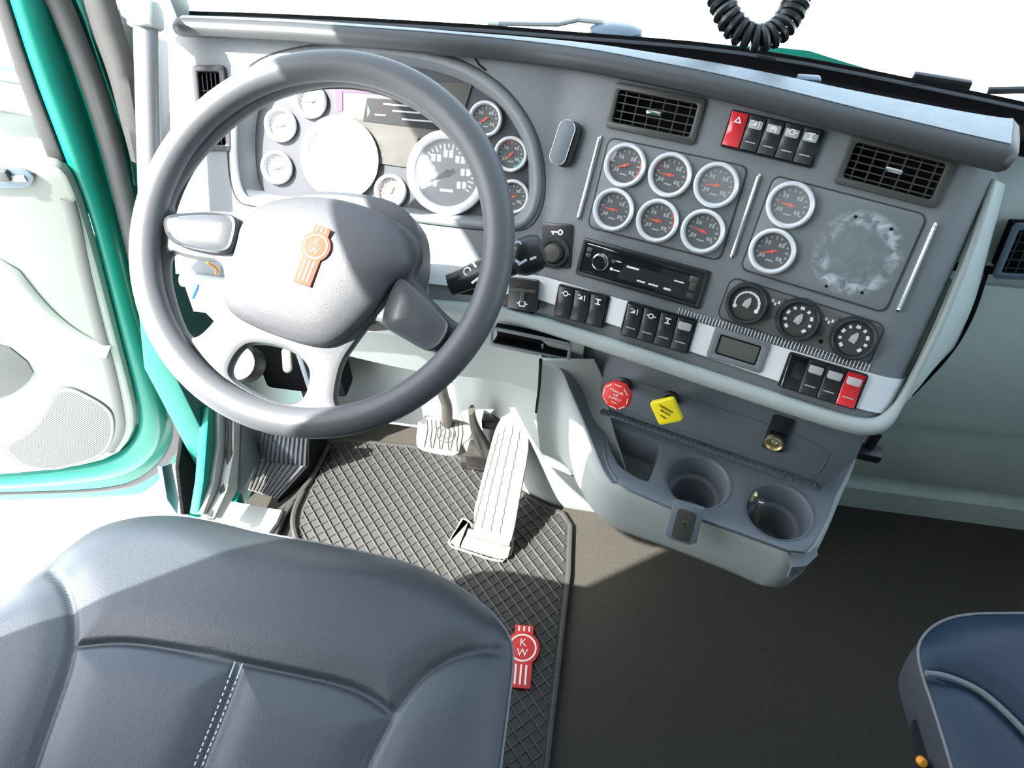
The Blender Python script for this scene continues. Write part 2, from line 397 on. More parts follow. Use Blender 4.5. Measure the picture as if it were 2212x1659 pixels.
# door sill plate
b = B(); sp = [atz(*p, .035) for p in [(484, 1078), (610, 1100), (598, 1128), (560, 1180), (380, 1180), (440, 1104)]]
b.plate([(p.x, p.y, 0) for p in sp], (), .05, .006, T(0, 0, -.015)); struct(b.ob('trim_12', 'pale_trim'))
b = B(); b.box((-.81, .35, -.02), (.10, .9, .08), .015); struct(b.ob('trim_13', 'teal_paint'))

# added black panel stands in for shade under the dash; thin bar beside it
b = B(); b.box((-.63, 1.0, .42), (.19, .06, .46), .012); struct(b.ob('shade_panel', 'dash_dark'))
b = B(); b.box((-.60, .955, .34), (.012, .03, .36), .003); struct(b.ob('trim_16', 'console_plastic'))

# dark rocker below the sill and the corner of the entry step
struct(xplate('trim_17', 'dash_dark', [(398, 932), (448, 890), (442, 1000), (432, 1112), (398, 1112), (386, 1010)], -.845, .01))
struct(xplate('trim_18', 'pale_blue', [(350, 1008), (372, 1000), (388, 1078), (384, 1112), (362, 1080)], -.90, .012))
# ================================================================== dashboard
dash = thing('dashboard', 'dark grey curved truck dashboard with silver strip wrapping towards the driver', 'dashboard', T(.0, .86, .78))
DI = dash.matrix_world.inverted()
def D0(b, name, m, **k): return b.ob(name, m, dash, DI, **k)
# fascia: flat part behind the wheel, bend, flat centre part, rounded right end
VT, VB = .246, -.112                                   # top and bottom of the centre part
xb = .007
def Lrow(x, n=10, vt=.222, vb=-.135): return [FL.P(x, lerp(vb, vt, i/n)) for i in range(n+1)]
def Drow(u, n=10, vt=VT, vb=VB): return [FD.P(u, lerp(vb, vt, i/n)) for i in range(n+1)]
ou = -.143
bend = []
A0, A1 = Lrow(xb), Drow(ou)
for k in range(1, 8):
    t = k/8; row = []
    for p, q in zip(A0, A1):
        d = (q-p).length
        h00, h10, h01, h11 = 2*t**3-3*t*t+1, t**3-2*t*t+t, -2*t**3+3*t*t, t**3-t*t
        row.append(p*h00 + FL.a*(h10*d) + q*h01 + FD.a*(h11*d))
    bend.append(row)
rightend = []
for k in range(0, 13):
    a = radians(100)*k/12; R = .052; u = .308 + R*sin(a); w = -R*(1-cos(a)); rightend.append([FD.P(u, lerp(VB, VT, i/10), w) for i in range(11)])
# left flat part has a hole for the cluster and the side vent
hood_px = [(545, 440), (520, 420), (508, 370), (505, 290), (512, 220), (545, 150), (620, 118), (740, 103), (860, 108), (960, 128), (1040, 165), (1100, 215), (1145, 285), (1163, 360), (1162, 430), (1140, 478), (1100, 492), (960, 480), (840, 462), (700, 445)]
hood = chaikin([FL(*p) for p in hood_px], 2)
lv = quad_uv(FL, (424, 142), (497, 142), (497, 326), (428, 326))
b = B()
b.plate([(-.563, .222), (-.569, -.06), (-.569, -.135), (xb, -.135), (xb, .222)], [hood, rrect(lv[1]-.012, lv[2]-.012, .003, 2, lv[0].x, lv[0].y)], .004, 0, FL.M, z0=-.004)
b.grid([A0]+bend+[A1]); b.grid(rightend)
VENT1 = ((1333, 176), (1528, 215), (1500, 314), (1304, 276)); VENT2 = ((1838, 288), (2064, 340), (2026, 455), (1800, 394)); vh = []
for V in (VENT1, VENT2):
    c, w, h, a = quad_uv(FD, *V); vh.append([RZ(a) @ p + Vector((c.x, c.y, 0)) for p in rrect(w-.014, h-.014, .005, 3)])
b.plate([(ou, VB), (.308, VB), (.308, VT), (ou, VT)], vh, .004, 0, FD.M, z0=-.004)
D0(b, 'fascia', 'dash_plastic', sharp=25)
# seam between left and centre panel
b = B(); b.tube([FL.P(*FL(*p, .0005)) for p in [(1022, 108), (1026, 125), (1035, 140), (1050, 152)]], .0012, 6); D0(b, 'panel_seam', 'dash_dark')
# raised rim around the cluster opening
b = B(); b.tube([FL.P(p.x, p.y, .001) for p in hood], .006, 10, True, flat=.7, up=FL.c); D0(b, 'cluster_rim', 'dash_plastic')
b = B(); o2 = [((p.x+.225)*1.045-.225, (p.y-.09)*1.06+.09, 0) for p in hood]; b.tube([FL.P(p[0], p[1], .0) for p in o2], .0012, 6, True); D0(b, 'cluster_seam', 'groove_grey')
# rolled top edge, thicker towards the right
def Lw(px, py, w): v = FL(px, py, w); return FL.P(*v)
def Dw(px, py, w): v = FD(px, py, w); return FD.P(*v)
RW = .016
P3 = [Lw(*p, RW) for p in [(396, 56), (480, 59), (560, 63), (640, 67), (720, 73), (800, 79), (880, 85), (960, 92)]] + [Dw(*p, RW) for p in [(1130, 108), (1274, 127), (1400, 152), (1548, 182), (1690, 217), (1822, 252), (1960, 286), (2080, 316), (2168, 336)]]
AN = [0]*5 + [.02, .05, .09, .20, .28] + [DY]*7
cen = chaikin(P3, 2, False); ang = chaikin([Vector((a, 0, 0)) for a in AN], 2, False)
rows = []; n = len(cen)
for i, (p, a) in enumerate(zip(cen, ang)):
    t = i/(n-1); back = lerp(.002, .056, max(0, (t-.45)/.55)**1.1); oh = Vector((-sin(a.x), -cos(a.x), 0)); k = lerp(.86, 1.12, t)
    prof = [(-.030, -.011), (.000, -.0135), (.012, -.0125), (.0175, -.007), (.0185, .000), (.016, .007), (.010, .0115), (.002, .0135)]
    r = [p + oh*(o*k) + _z*(z*k) for o, z in prof]; r += [p + oh*(-.004 - back) + _z*(.0135*k), p + oh*(-.008 - back) + _z*(.008*k), p + oh*(-.010 - back) + _z*(-.02*k)]
    rows.append(r)
for e, d in ((0, 1), (-1, -1)):                        # rounded ends
    r0 = rows[e]; c = sum(r0, Vector())/len(r0); out = (cen[e]-cen[e+d]).normalized()
    e1 = [c + (q-c)*.82 + out*.008 for q in r0]; e2 = [c + (q-c)*.4 + out*.013 for q in r0]
    rows = [e2, e1] + rows if e == 0 else rows + [e1, e2]
b = B(); b.grid(rows, True); b.cap(rows[0]); b.cap(rows[-1]); D0(b, 'top_roll', 'dash_roll')
b = B(); b.grid([[r[7] + _z*.0008, r[7].lerp(r[8], .5) + _z*.0010, r[8] + _z*.0006] for r in rows[2:-2]]); b.solidify(.0006); D0(b, 'top_glare', 'sky_glare')
top_back = [r[8] for r in rows[2:-2]]
# dark shelf between the roll and the windscreen
b = B(); m = len(top_back); wr = []
for i in range(m):
    t = i/(m-1)*(len(WB)-1); j = min(int(t), len(WB)-2); q = WB[j].lerp(WB[j+1], t-j); wr.append(Vector((q.x, q.y, WBZ)))
sh = [[Vector((p.x, p.y, p.z - .016)) for p in top_back], [p.lerp(q, .5) + Vector((0, 0, -.05)) for p, q in zip(top_back, wr)], [q + Vector((0, 0, -.02)) for q in wr], [q + Vector((0, .008, .004)) for q in wr]]
b.grid(sh); b.solidify(.004); D0(b, 'defrost_shelf', 'dash_dark')
# small clip on the shelf edge and grit
q = atz(1745, 178, .985); b = B(); b.box(q, (.030, .016, .016), .004); b.box(q + Vector((-.018, .0, -.003)), (.018, .012, .01), .003); tag(b.ob('sensor_clip', 'pale_blue'), 'small pale blue clip standing on the dash edge by the windscreen', 'clip')

# light grey lip that runs under the silver strip and up the right edge
lip = [FL.P(-.555, -.142, .004), FL.P(-.345, -.142, .004), FL.P(-.18, -.142, .005)] + [FD.P(u, v, w) for u, v, w in ((-.196, -.1205, .005), (-.10, -.116, .005), (.024, -.1125, .005), (.12, -.1115, .005), (.21, -.110, .005), (.30, -.108, .004), (.338, -.105, .0), (.356, -.092, -.010), (.365, -.060, -.022), (.368, .0, -.026), (.370, .047, -.028), (.366, .14, -.030), (.356, .222, -.030))]
lp = chaikin(lip, 2, False); n = len(lp)
b = B(); rr = [.0115 if i < n*.60 else lerp(.0115, .0042, ss((i/n-.60)/.14)) for i in range(n)]
b.tube(lp, rr, 14, flat=1.0); D0(b, 'lower_lip', 'light_plastic')
# brushed strip
b = B(); stv = lambda u: lerp(-.0485, -.0350, max(0, min(1, (u+.139)/.47))); SB = -.0835
rows = [[FL.P(x, v, .0022) for v in (-.106, -.071)] for x in (-.20, -.14, -.08)] + [[FD.P(u, v, .0022) for v in (SB, stv(u))] for u in (-.14, -.05, .1, .2, .306)]
for k in range(1, 11):
    a = radians(92)*k/10; R = .054; rows.append([FD.P(.306 + R*sin(a), v, .0022-R*(1-cos(a))) for v in (SB, stv(.33))])
b.grid(rows); b.solidify(.0018); D0(b, 'silver_strip', 'alu')
# fine ribs along the top of the strip
b = B()
for k in range(58):
    u = lerp(.06, .31, k/57); b.box((u, stv(u)+.006, .0014), (.0012, .010, .0016), 0, FD.M)
D0(b, 'knurled_edge', 'alu', kind='stuff')
# inset gauge panels and the groove round each
for i, (tl, tr, br, bl, m) in enumerate((((1320, 297), (1610, 362), (1560, 562), (1268, 490), 'dash_plastic'), ((1668, 380), (1995, 462), (1918, 678), (1605, 580), 'dash_glue'))):
    c, w, h, a = quad_uv(FD, tl, tr, br, bl)
    b = B(); b.plate(rrect(w+.003, h+.003, .011), [rrect(w-.001, h-.001, .0095)], .0012, 0, FD.at(c.x, c.y, 0, a)); D0(b, 'panel_groove', 'groove_grey')
    b = B(); pts = [RZ(a) @ p + Vector((c.x, c.y, 0)) for p in rrect(w-.001, h-.001, .0095)]
    b.plate(pts, (), .002, .0006); b.ob('gauge_panel', m, dash, DI @ FD.M)
for px, py in ((1848, 468), (1925, 495), (1785, 618), (1862, 632)):
    b = B(); b.lathe([(0, .0026), (.0016, .0026), (.0022, .0018)], 10, FD.M @ T(*FD(px, py))); D0(b, 'screw_hole', 'dash_dark')
# three twisted chrome strips
for (x0, y0), (x1, y1) in (((1249, 474), (1297, 293)), ((1580, 556), (1641, 375)), ((1939, 674), (2022, 481))):
    p, q = FD(x0, y0, .002), FD(x1, y1, .002); b = B(); N = 40
    b.tube([FD.P(*(p.lerp(q, i/N))) for i in range(N+1)], [.0027*(1+.16*(i % 2)) * (.55 if i in (0, N) else 1) for i in range(N+1)], 8, up=FD.c); D0(b, 'chrome_strip', 'chrome')
# coin slot and knee panels under the lip
kp = lambda pts, z: [atz(*p, z) for p in pts]
top = [FL.P(-.555, -.145, -.004), FL.P(-.395, -.145, -.004), FL.P(-.225, -.145, -.004), FL.P(-.125, -.145, -.005), FL.P(-.06, -.143, -.006), FD.P(-.15, -.128, -.008), FD.P(-.11, -.128, -.010), FD.P(-.06, -.128, -.02)]
mid = [p + Vector((0, -.006, -.052)) for p in top]; mid2 = [p + Vector((0, .012, -.062)) for p in top]; low = [p + Vector((0, .055, -.205 + .03*(i < 2))) for i, p in enumerate(top)]
rws = [chaikin(r, 2, False) for r in (top, mid, mid2, low)]
b = B(); b.grid(rws); b.solidify(.006); D0(b, 'knee_panel', 'light_plastic', sharp=15)
# vertical joint line in the knee panel
b = B(); b.tube([atx(1168, 778, -.045), atx(1165, 835, -.058), atx(1158, 890, -.065)], .0018, 6); D0(b, 'panel_seam', 'dash_dark')

slot = thing('coin_tray', 'narrow black open tray slot below the left end of the silver strip', 'tray', Matrix.Identity(4))
c0 = aty(1152, 746, .755)
FS = Frame(c0, (cos(radians(8)), -sin(radians(8)), 0), (0, .25, 1)); q = quad_uv(FS, (1068, 712), (1232, 745), (1222, 772), (1064, 738))
slot.matrix_world = FS.at(q[0].x, q[0].y, 0, q[3]); w, h = q[1], q[2]
b = B(); b.plate(rrect(w+.010, h+.010, .006), [rrect(w, h, .004)], .004, .001); b.ob('rim', 'dash_plastic', slot)
b = B(); b.box((0, 0, -.02), (w, h, .002)); b.box((0, h/2, -.01), (w, .002, .02)); b.box((0, -h/2, -.01), (w, .002, .02)); b.ob('well', 'dash_dark', slot)

# passenger side: extruded panels
def extr(prof, x0, x1, name, m, **k):
    b = B(); rows = [[Vector((x, y, z)) for y, z in prof] for x in (x0, (x0+x1)/2, x1)]; b.grid(rows); b.solidify(.008); return D0(b, name, m, **k)
extr([(.905, .735), (.893, .62), (.898, .44), (.905, .420), (.925, .408)], .40, 1.3, 'glove_box_door', 'passenger_plastic')
extr([(.925, .408), (.930, .355), (.955, .24), (.985, .148), (1.03, .135)], .40, 1.3, 'lower_panel', 'passenger_plastic')
extr([(1.045, .12), (1.0, .088), (.995, .080), (1.002, .0)], .48, 1.3, 'kick_strip', 'passenger_plastic')
extr([(1.06, .93), (1.0, .917), (.975, .895), (.945, .845), (.925, .765), (.925, .750)], .42, 1.3, 'upper_panel', 'passenger_plastic')
b = B(); b.box((.86, .935, .742), (.88, .02, .014)); D0(b, 'panel_gap', 'dash_dark')
b = B(); b.box((.9, 1.05, .125), (.82, .04, .04)); D0(b, 'panel_gap', 'dash_dark')
# end panel joining dash edge and passenger side
e0 = [FD.P(.356, .222, -.034), FD.P(.366, .12, -.034), FD.P(.369, .02, -.032), FD.P(.366, -.05, -.028), FD.P(.360, -.085, -.02)]
e1 = [aty(2172, 400, .945), aty(2125, 590, .897), aty(2097, 680, .893), aty(2052, 760, .890), aty(1966, 850, .885)]
b = B(); b.grid([chaikin(e0, 2, False), [p.lerp(q, .5) + Vector((.002, -.004, .002)) for p, q in zip(chaikin(e0, 2, False), chaikin(e1, 2, False))], chaikin(e1, 2, False)]); b.solidify(.005); D0(b, 'end_panel', 'passenger_plastic')
b = B(); b.tube(chaikin([p + Vector((.002, -.003, .001)) for p in e1[1:]], 2, False), .0032, 6); D0(b, 'panel_seam', 'dash_dark')

# ------------------------------------------------------------------ air vents
def vent(fr, corners, label, group, rows_, cols, m='vent_plastic', knob=True, depth=.03, ms=None):
    ms = ms or m
    c, w, h, a = quad_uv(fr, *corners); t = thing('air_vent', label, 'air vent', fr.at(c.x, c.y, 0, a), group)
    b = B(); b.plate(rrect(w, h, .007), [rrect(w-.018, h-.018, .004)], .005, .0016); b.ob('frame', m, t)
    iw, ih = w-.018, h-.018
    b = B(); b.box((0, 0, -depth), (iw, ih, .002)); 
    for s in (-1, 1): b.box((s*iw/2, 0, -depth/2), (.002, ih, depth)); b.box((0, s*ih/2, -depth/2), (iw, .002, depth))
    b.ob('duct', 'dash_dark', t)
    for k in range(rows_):
        y = ih*((k+.5)/rows_-.5); b = B(); b.box((0, y, -.0005), (iw, .0015, .0028), 0, None, RX(radians(8))); b.ob('slat', ms, t)
    for k in range(cols):
        x = iw*((k+.5)/cols-.5); b = B(); b.box((x, 0, -.002), (.0016, ih, .0028), 0, None, RY(radians(10))); b.ob('vane', ms, t)
    if knob:
        b = B(); b.box((0, 0, .004), (.020, .006, .008), .002); b.ob('slider', 'chrome', t)
    return t
vent(FD, ((1333, 176), (1528, 215), (1500, 314), (1304, 276)), 'wide black air vent above the six gauges, slats half closed', 'dashboard air vents', 4, 6)
vent(FD, ((1838, 288), (2064, 340), (2026, 455), (1800, 394)), 'wide black air vent at the right end of the dash, slats open', 'dashboard air vents', 5, 6)
t = vent(FL, ((424, 142), (497, 142), (497, 326), (428, 326)), 'tall narrow black air vent left of the steering wheel', 'dashboard air vents', 2, 5, knob=False, m='black_plastic')  # blacker than the other vents: shade of the grab handle in its colour
q = aty(2215, 515, .925); FP = Frame(q, (1, 0, 0), (0, .22, 1))
pv = vent(FP, ((2163, 462), (2330, 472), (2300, 588), (2135, 582)), 'dark air vent on the passenger side at the right picture edge', 'dashboard air vents', 5, 6, m='pale_blue', ms='black_plastic', knob=False); pv.matrix_world = pv.matrix_world @ T(0, 0, .026)

# ------------------------------------------------------------------ gauges
def gauge(M, R, label, group, dial='dial_dark', needle=200, red=None, green=None, lens='lens', ticks=7, deep=.004, name='gauge', digits=4, needle_m='needle_red'):
    t = thing(name, label, 'gauge', M, group)
    b = B(); b.lathe([(R*1.02, 0), (R*1.03, .003), (R*1.0, .0058), (R*.94, .0072), (R*.87, .0070), (R*.82, .005), (R*.80, -.002)], 40); b.ob('bezel', 'bezel', t)
    b = B(); b.lathe([(0, 0), (R*.82, 0)], 36, T(0, 0, -.0015)); d = b.ob('dial', dial, t)
    b = B()
    for k in range(ticks*2-1):
        a = radians(215 - 250*k/(ticks*2-2)); L_ = .15 if k % 2 == 0 else .09
        b.box(((.70-L_/2)*R*cos(a), (.70-L_/2)*R*sin(a), -.0012), (L_*R, R*(.06 if R < .05 else .035), .0003), 0, None, RZ(a))
    for k in range(digits):
        a = radians(215 - 250*k/max(1, digits-1)); x, y = .46*R*cos(a), .46*R*sin(a)
        for s in (-1, 1): b.box((x + s*R*.07, y, -.0012), (R*.10, R*.17, .0003))
    b.box((0, -.42*R, -.0012), (R*.34, R*.07, .0003)); b.ob('scale', 'grey_mark' if dial == 'dial_blue' else ('scale_mark' if R < .05 else 'white_mark'), d)
    for zone, m_ in ((red, 'red_mark'), (green, 'cyan')):
        if zone:
            b = B(); n = 10
            for k in range(n):
                a = radians(lerp(zone[0], zone[1], k/(n-1))); b.box((.74*R*cos(a), .74*R*sin(a), -.0011), (R*.07, R*.13, .0003), 0, None, RZ(a))
            b.ob('warning_arc', m_, d)
    b = B(); a = radians(needle); Mn = RZ(a)
    b._add([(-.20*R, -.045*R, .0006), (.1*R, -.05*R, .0006), (.62*R, 0, .0006), (.1*R, .05*R, .0006), (-.20*R, .045*R, .0006)], [(0, 1, 2, 3, 4)], Mn); b.lathe([(0, .0016), (R*.075, .0014), (R*.09, 0)], 14); b.ob('needle', needle_m, t)
    b = B(); b.lathe([(0, .0046), (R*.5, .0043), (R*.83, .0034)], 32); b.ob('lens', lens, t)
    return t
RG = .0285; gm = 'gauges on the centre panel'
def dg(px, py): c = FD(px, py, .006); return FD.at(c.x, c.y, .0042, 0)
gl = [((1350, 357), 'round gauge at the upper left of the six, red band right and needle low left', 205, (-35, 20), None, 'lens'),
      ((1447, 378), 'round gauge in the middle of the top row of six, needle pointing left', 183, (140, 165), None, 'lens'),
      ((1547, 400), 'round gauge at the upper right of the six, whitest with glare', 190, None, None, 'lens_dust_glare'),
      ((1325, 453), 'round gauge at the lower left of the six, just above the radio corner', 182, None, None, 'lens'),
      ((1420, 477), 'round gauge in the middle of the bottom row of six, short red band on right', 183, (-5, 40), None, 'lens'),
      ((1518, 500), 'round gauge at the lower right of the six, needle pointing slightly up left', 172, None, None, 'lens'),
      ((1707, 443), 'upper round gauge of the stacked pair on the scuffed panel, hazy with glare', 178, None, None, 'lens_dust_glare'),
      ((1668, 543), 'lower round gauge of the stacked pair on the scuffed panel', 203, None, None, 'lens')]
for p, lab, nd, rd, gr, ln in gl: gauge(dg(*p), RG, lab, gm, needle=nd + 18 - 18, red=rd, green=gr, lens=ln)

# ------------------------------------------------------------------ instrument cluster
clu = thing('instrument_cluster', 'recessed instrument cluster behind the steering wheel with beige display', 'instrument cluster', FL.at(-.225, .09, -.02))
CI = clu.matrix_world.inverted() @ FL.M
DEP = -.030
hc = Vector((-.225, .085, 0)); hin = [hc + (p-hc)*.975 for p in hood]; hb = [hc + Vector(((p.x-hc.x)*.93, (p.y-hc.y)*.90, DEP)) for p in hood]
b = B(); b.grid([[Vector((p.x, p.y, .002)) for p in hood], [Vector((p.x, p.y, -.004)) for p in hin], hb], True); b.solidify(.002); b.ob('housing', 'dash_plastic', clu, CI)
b = B(); b.plate([(p.x*1.0, p.y, 0) for p in hb], (), .003, 0, None, DEP-.003); b.ob('back_panel', 'cluster_panel', clu, CI)
scr = [FL(*p, DEP) for p in [(717, 178), (1022, 178), (1000, 250), (955, 285), (905, 300), (880, 362), (812, 352), (800, 300), (760, 262), (728, 245)]]
b = B(); b.plate(scr, (), .003, .0008, None, DEP); sc_ = b.ob('display', 'lcd', clu, CI)
CC = lambda pts, z, d: [Vector((FL(*p, DEP).x, FL(*p, DEP).y, 0)) for p in pts]
b = B(); b.plate(CC([(795, 212), (955, 222), (950, 282), (786, 262)], 0, 0), (), .0012, 0, None, DEP+.003); b.ob('display_window', 'lcd_dark', sc_)
b = B(); b.plate(CC([(722, 182), (850, 184), (835, 205), (742, 200), (742, 240), (729, 243)], 0, 0), (), .0010, 0, None, DEP+.003); b.ob('purple_tint', 'lcd_purple', sc_)
b = B()
for (x0, y0), (x1, y1) in (((830, 226), (925, 232)), ((850, 240), (940, 247)), ((812, 246), (835, 252)), ((870, 258), (935, 263))):
    p, q = FL(x0, y0, DEP), FL(x1, y1, DEP); b.box(((p.x+q.x)/2, (p.y+q.y)/2, DEP+.0045), ((q-p).length, .0022, .0004))
b.ob('display_text', 'grey_mark', sc_)
b = B(); p = FL(796, 240, DEP); b.plate([(p.x, p.y+.008), (p.x+.004, p.y-.001), (p.x, p.y-.009)], (), .0004, 0, None, DEP+.0042); b.ob('display_icon', 'cyan', sc_)
def cg(px, py, dz=.002): c = FL(px, py, DEP+dz); return FL.at(c.x, c.y, DEP+dz)
small = [((672, 218), 'small cluster gauge at the upper left, partly behind the wheel rim', 188, None, 'dial_blue', .0245),
         ((607, 270), 'small pale blue cluster gauge in the middle of the left column of three', 190, None, 'dial_blue', .0245),
         ((599, 362), 'small pale blue cluster gauge lowest in the left column', 200, None, 'dial_blue', .0245),
         ((844, 413), 'small round gauge between the two big dials, red mark at its left', 60, (150, 200), 'dial_fuel', .0245),
         ((1049, 257), 'small cluster gauge at the upper right, red needle low left', 215, None, 'dial_dark', .0245),
         ((1104, 333), 'small cluster gauge right of the wheel rim with red and green arcs', 225, (80, 150), 'dial_dark', .0245),
         ((1108, 425), 'small cluster gauge at lower right, mostly hidden by the wheel rim', 200, None, 'dial_dark', .0245)]
for p, lab, nd, rd, dl, R in small: gauge(cg(*p), R, lab, 'small cluster gauges', dial=dl, needle=nd, red=rd, green=(-70, -20) if 'green' in lab else None, lens='lens')
gauge(cg(734, 342, .006), .0595, 'large white glaring dial left of centre in the cluster', 'large cluster dials', dial='dial_sun', needle=207, lens='lens_dust_glare', ticks=12, digits=8, needle_m='black_plastic', name='tachometer')
gauge(cg(966, 374, .006), .0595, 'large dial right of centre in the cluster, half shaded by the wheel', 'large cluster dials', dial='dial_sun', needle=207, lens='lens_dust_glare', ticks=14, digits=7, needle_m='black_plastic', name='speedometer')

# ------------------------------------------------------------------ rocker switches
def icon(b, kind, s, z):
    if kind == 0:
        b.plate(circ(s*.42, 14), [circ(s*.27, 14)], .0003, 0, None, z); b.box((s*.5, 0, z), (s*.5, s*.16, .0003)); b.box((-s*.5, 0, z), (s*.4, s*.16, .0003))
    elif kind == 1:
        b.plate([(-s*.6, -s*.3), (s*.1, -s*.3), (s*.1, s*.35)], (), .0003, 0, None, z); b.box((s*.45, 0, z), (s*.14, s*.9, .0003)); b.box((-s*.45, s*.3, z), (s*.4, s*.14, .0003))
    elif kind == 2:
        b.box((0, s*.35, z), (s*.9, s*.2, .0003)); b.box((0, -.05*s, z), (s*.24, s*.5, .0003)); b.box((0, -s*.4, z), (s*.8, s*.18, .0003))
    elif kind == 3:
        b.plate([(-s*.6, -s*.25), (-s*.3, s*.2), (s*.3, s*.2), (s*.6, -s*.25)], (), .0003, 0, None, z); b.box((-s*.3, -s*.42, z), (s*.22, s*.22, .0003)); b.box((s*.3, -s*.42, z), (s*.22, s*.22, .0003))
    elif kind == 4:
        b.plate([(-s*.55, -s*.45), (s*.55, -s*.45), (0, s*.5)], [[(-s*.28, -s*.28), (s*.28, -s*.28), (0, s*.2)]], .0003, 0, None, z)
def rocker(M, w, h, label, group, body='black_plastic', lens=None, ic=None, slit=True, top=None, depth=.009):
    t = thing('rocker_switch', label, 'switch', M, group); n = 8; rows = []
    for k in range(n+1):
        y = h*(k/n-.5); z = depth - .004*(1-(2*k/n-1)**2) + (.002 if k/n > .5 else 0)*abs(2*k/n-1); rows.append([Vector((x*w/2, y, z if abs(x) < 1 else z-.001)) for x in (-1, -.86, .86, 1)])
    rows = [[Vector((p.x, -h/2, 0)) for p in rows[0]]] + rows + [[Vector((p.x, h/2, 0)) for p in rows[-1]]]
    b = B(); b.grid(rows)
    for s in (0, 3): b.cap([r[s] for r in rows])
    b.ob('rocker', body, t)
    zt = depth - .0012
    if lens:
        b = B(); b.plate(rrect(w*.80, h*.30, w*.12, 3, 0, h*.31), (), .0014, .0005, RX(radians(6)) , zt-.002); l = b.ob('lens', lens, t)
    if ic is not None:
        b = B(); icon(b, ic, w*.42, 0); q = b.ob('icon', 'white_mark', t, T(0, h*.30, zt + (.0012 if lens else .0006)) @ RX(radians(8)))
    if slit:
        b = B(); b.box((0, -h*.26, zt-.0022), (w*.62, h*.045, .0012)); b.ob('marker_bar', 'lens_grey', t)
    return t
def bank(fr, corners, specs, group, bez='black_plastic', w0=.0, pad=.0025):
    c, w, h, a = quad_uv(fr, *corners, w0); n = len(specs); M0 = fr.at(c.x, c.y, w0, a)
    b = B(); cw = (w-2*pad)/n; holes = [rrect(cw-.0012, h-2*pad, .0015, 2, -w/2+pad+cw*(k+.5), 0) for k in range(n)]
    b.plate(rrect(w, h, .004), holes, .0045, .001); b.ob('switch_bezel', bez, dash, DI @ M0)
    b = B(); b.box((0, 0, .0006), (w-.002, h-.002, .001)); b.ob('switch_bed', 'dash_dark', dash, DI @ M0)
    for k, sp in enumerate(specs): rocker(M0 @ T(-w/2+pad+cw*(k+.5), 0, .0012), cw-.0018, h-2*pad-.0008, group=group, **sp)
bank(FD, ((1578, 234), (1784, 283), (1754, 364), (1556, 318)), [
    dict(label='bright red hazard rocker switch with white triangle, left end of upper bank', body='red_plastic', ic=4, slit=False),
    dict(label='black rocker right beside the red hazard switch in the upper bank', lens='lens_grey', ic=1),
    dict(label='black rocker third from left in the upper bank by the hazard switch', lens='lens_grey', ic=3),
    dict(label='black rocker fourth from left in the upper bank by the hazard switch', lens='lens_grey', ic=0),
    dict(label='black rocker at the right end of the upper bank', lens='lens_grey', ic=2)], 'rockers in the upper bank')
bank(FD, ((1212, 611), (1323, 640), (1303, 708), (1193, 681)), [
    dict(label='black rocker at the left of three on the silver strip, lamp icon', ic=0, slit=False),
    dict(label='black rocker in the middle of three on the silver strip', ic=1, slit=False),
    dict(label='black rocker at the right of three on the silver strip, stacked icon', ic=2, slit=False)], 'rockers on the silver strip', w0=.002)
bank(FD, ((1358, 648), (1511, 690), (1486, 764), (1338, 721)), [
    dict(label='first black rocker of the four below the radio, white crown icon', ic=1),
    dict(label='second black rocker of the four below the radio, round icon', ic=0),
    dict(label='third black rocker of the four below the radio, T shaped icon', ic=2),
    dict(label='fourth black rocker of the four below the radio, plain grey lens', lens='lens_grey')], 'rockers on the silver strip', w0=.002)
bank(FD, ((1704, 757), (1875, 808), (1850, 886), (1681, 833)), [
    dict(label='blank black rocker at the left of the far right strip bank, shining below', body='black_gloss', slit=False),
    dict(label='black rocker second in the far right strip bank, grey lens', lens='lens_grey'),
    dict(label='black rocker third in the far right strip bank, beside the red one', lens='lens_grey'),
    dict(label='red rocker with clear top guard at the right end of the silver strip', body='red_plastic', lens='lens_clear')], 'rockers on the silver strip', w0=.002)
# covered blank display on the strip
c, w, h, a = quad_uv(FD, (1549, 704), (1670, 742), (1641, 804), (1523, 769), .002)
t = thing('display_blank', 'blank grey rectangular display in a dark frame on the silver strip', 'display', FD.at(c.x, c.y, .002, a))
b = B(); b.plate(rrect(w, h, .004), [rrect(w-.020, h-.016, .003)], .006, .0015); b.ob('frame', 'dash_plastic', t)
b = B(); b.plate(rrect(w-.020, h-.016, .002), [rrect(w-.024, h-.021, .002)], .005, .0005, None, -.001); b.ob('inner_frame', 'dash_dark', t)
b = B(); b.box((0, 0, .0026), (w-.024, h-.020, .003), .0006); b.ob('screen', 'screen_grey', t)
# light switch left of the radio
c, w, h, a = quad_uv(FD, (1177, 478), (1245, 487), (1228, 578), (1163, 576))
t = thing('ignition_switch', 'black plate with round dark knob and white key icon left of the radio', 'switch', FD.at(c.x, c.y, 0, a))
b = B(); b.plate(rrect(w, h, .005), (), .003, .001); b.ob('plate', 'black_plastic', t)
kc = (FD.at(c.x, c.y, 0, a).inverted() @ FD.P(*FD(1200, 545))); Mk = T(kc.x, kc.y, .003)
b = B(); b.lathe([(.0225, 0), (.0225, .003), (.0205, .005), (.0165, .005), (.0155, .002), (.0145, .002)], 32, Mk); b.ob('collar', 'black_plastic', t)
b = B(); b.lathe([(.0145, 0), (.0135, .012), (.012, .0145), (.004, .0155), (0, .0155)], 28, Mk); b.ob('knob', 'vent_plastic', t)
b = B(); b.plate(circ(.0042, 14, .005, h*.30), [circ(.0022, 12, .005, h*.30)], .0004, 0, None, .003); b.box((-.004, h*.30, .0032), (.010, .0022, .0004)); b.box((-.006, h*.30-.002, .0032), (.002, .004, .0004)); b.ob('key_icon', 'white_mark', t)
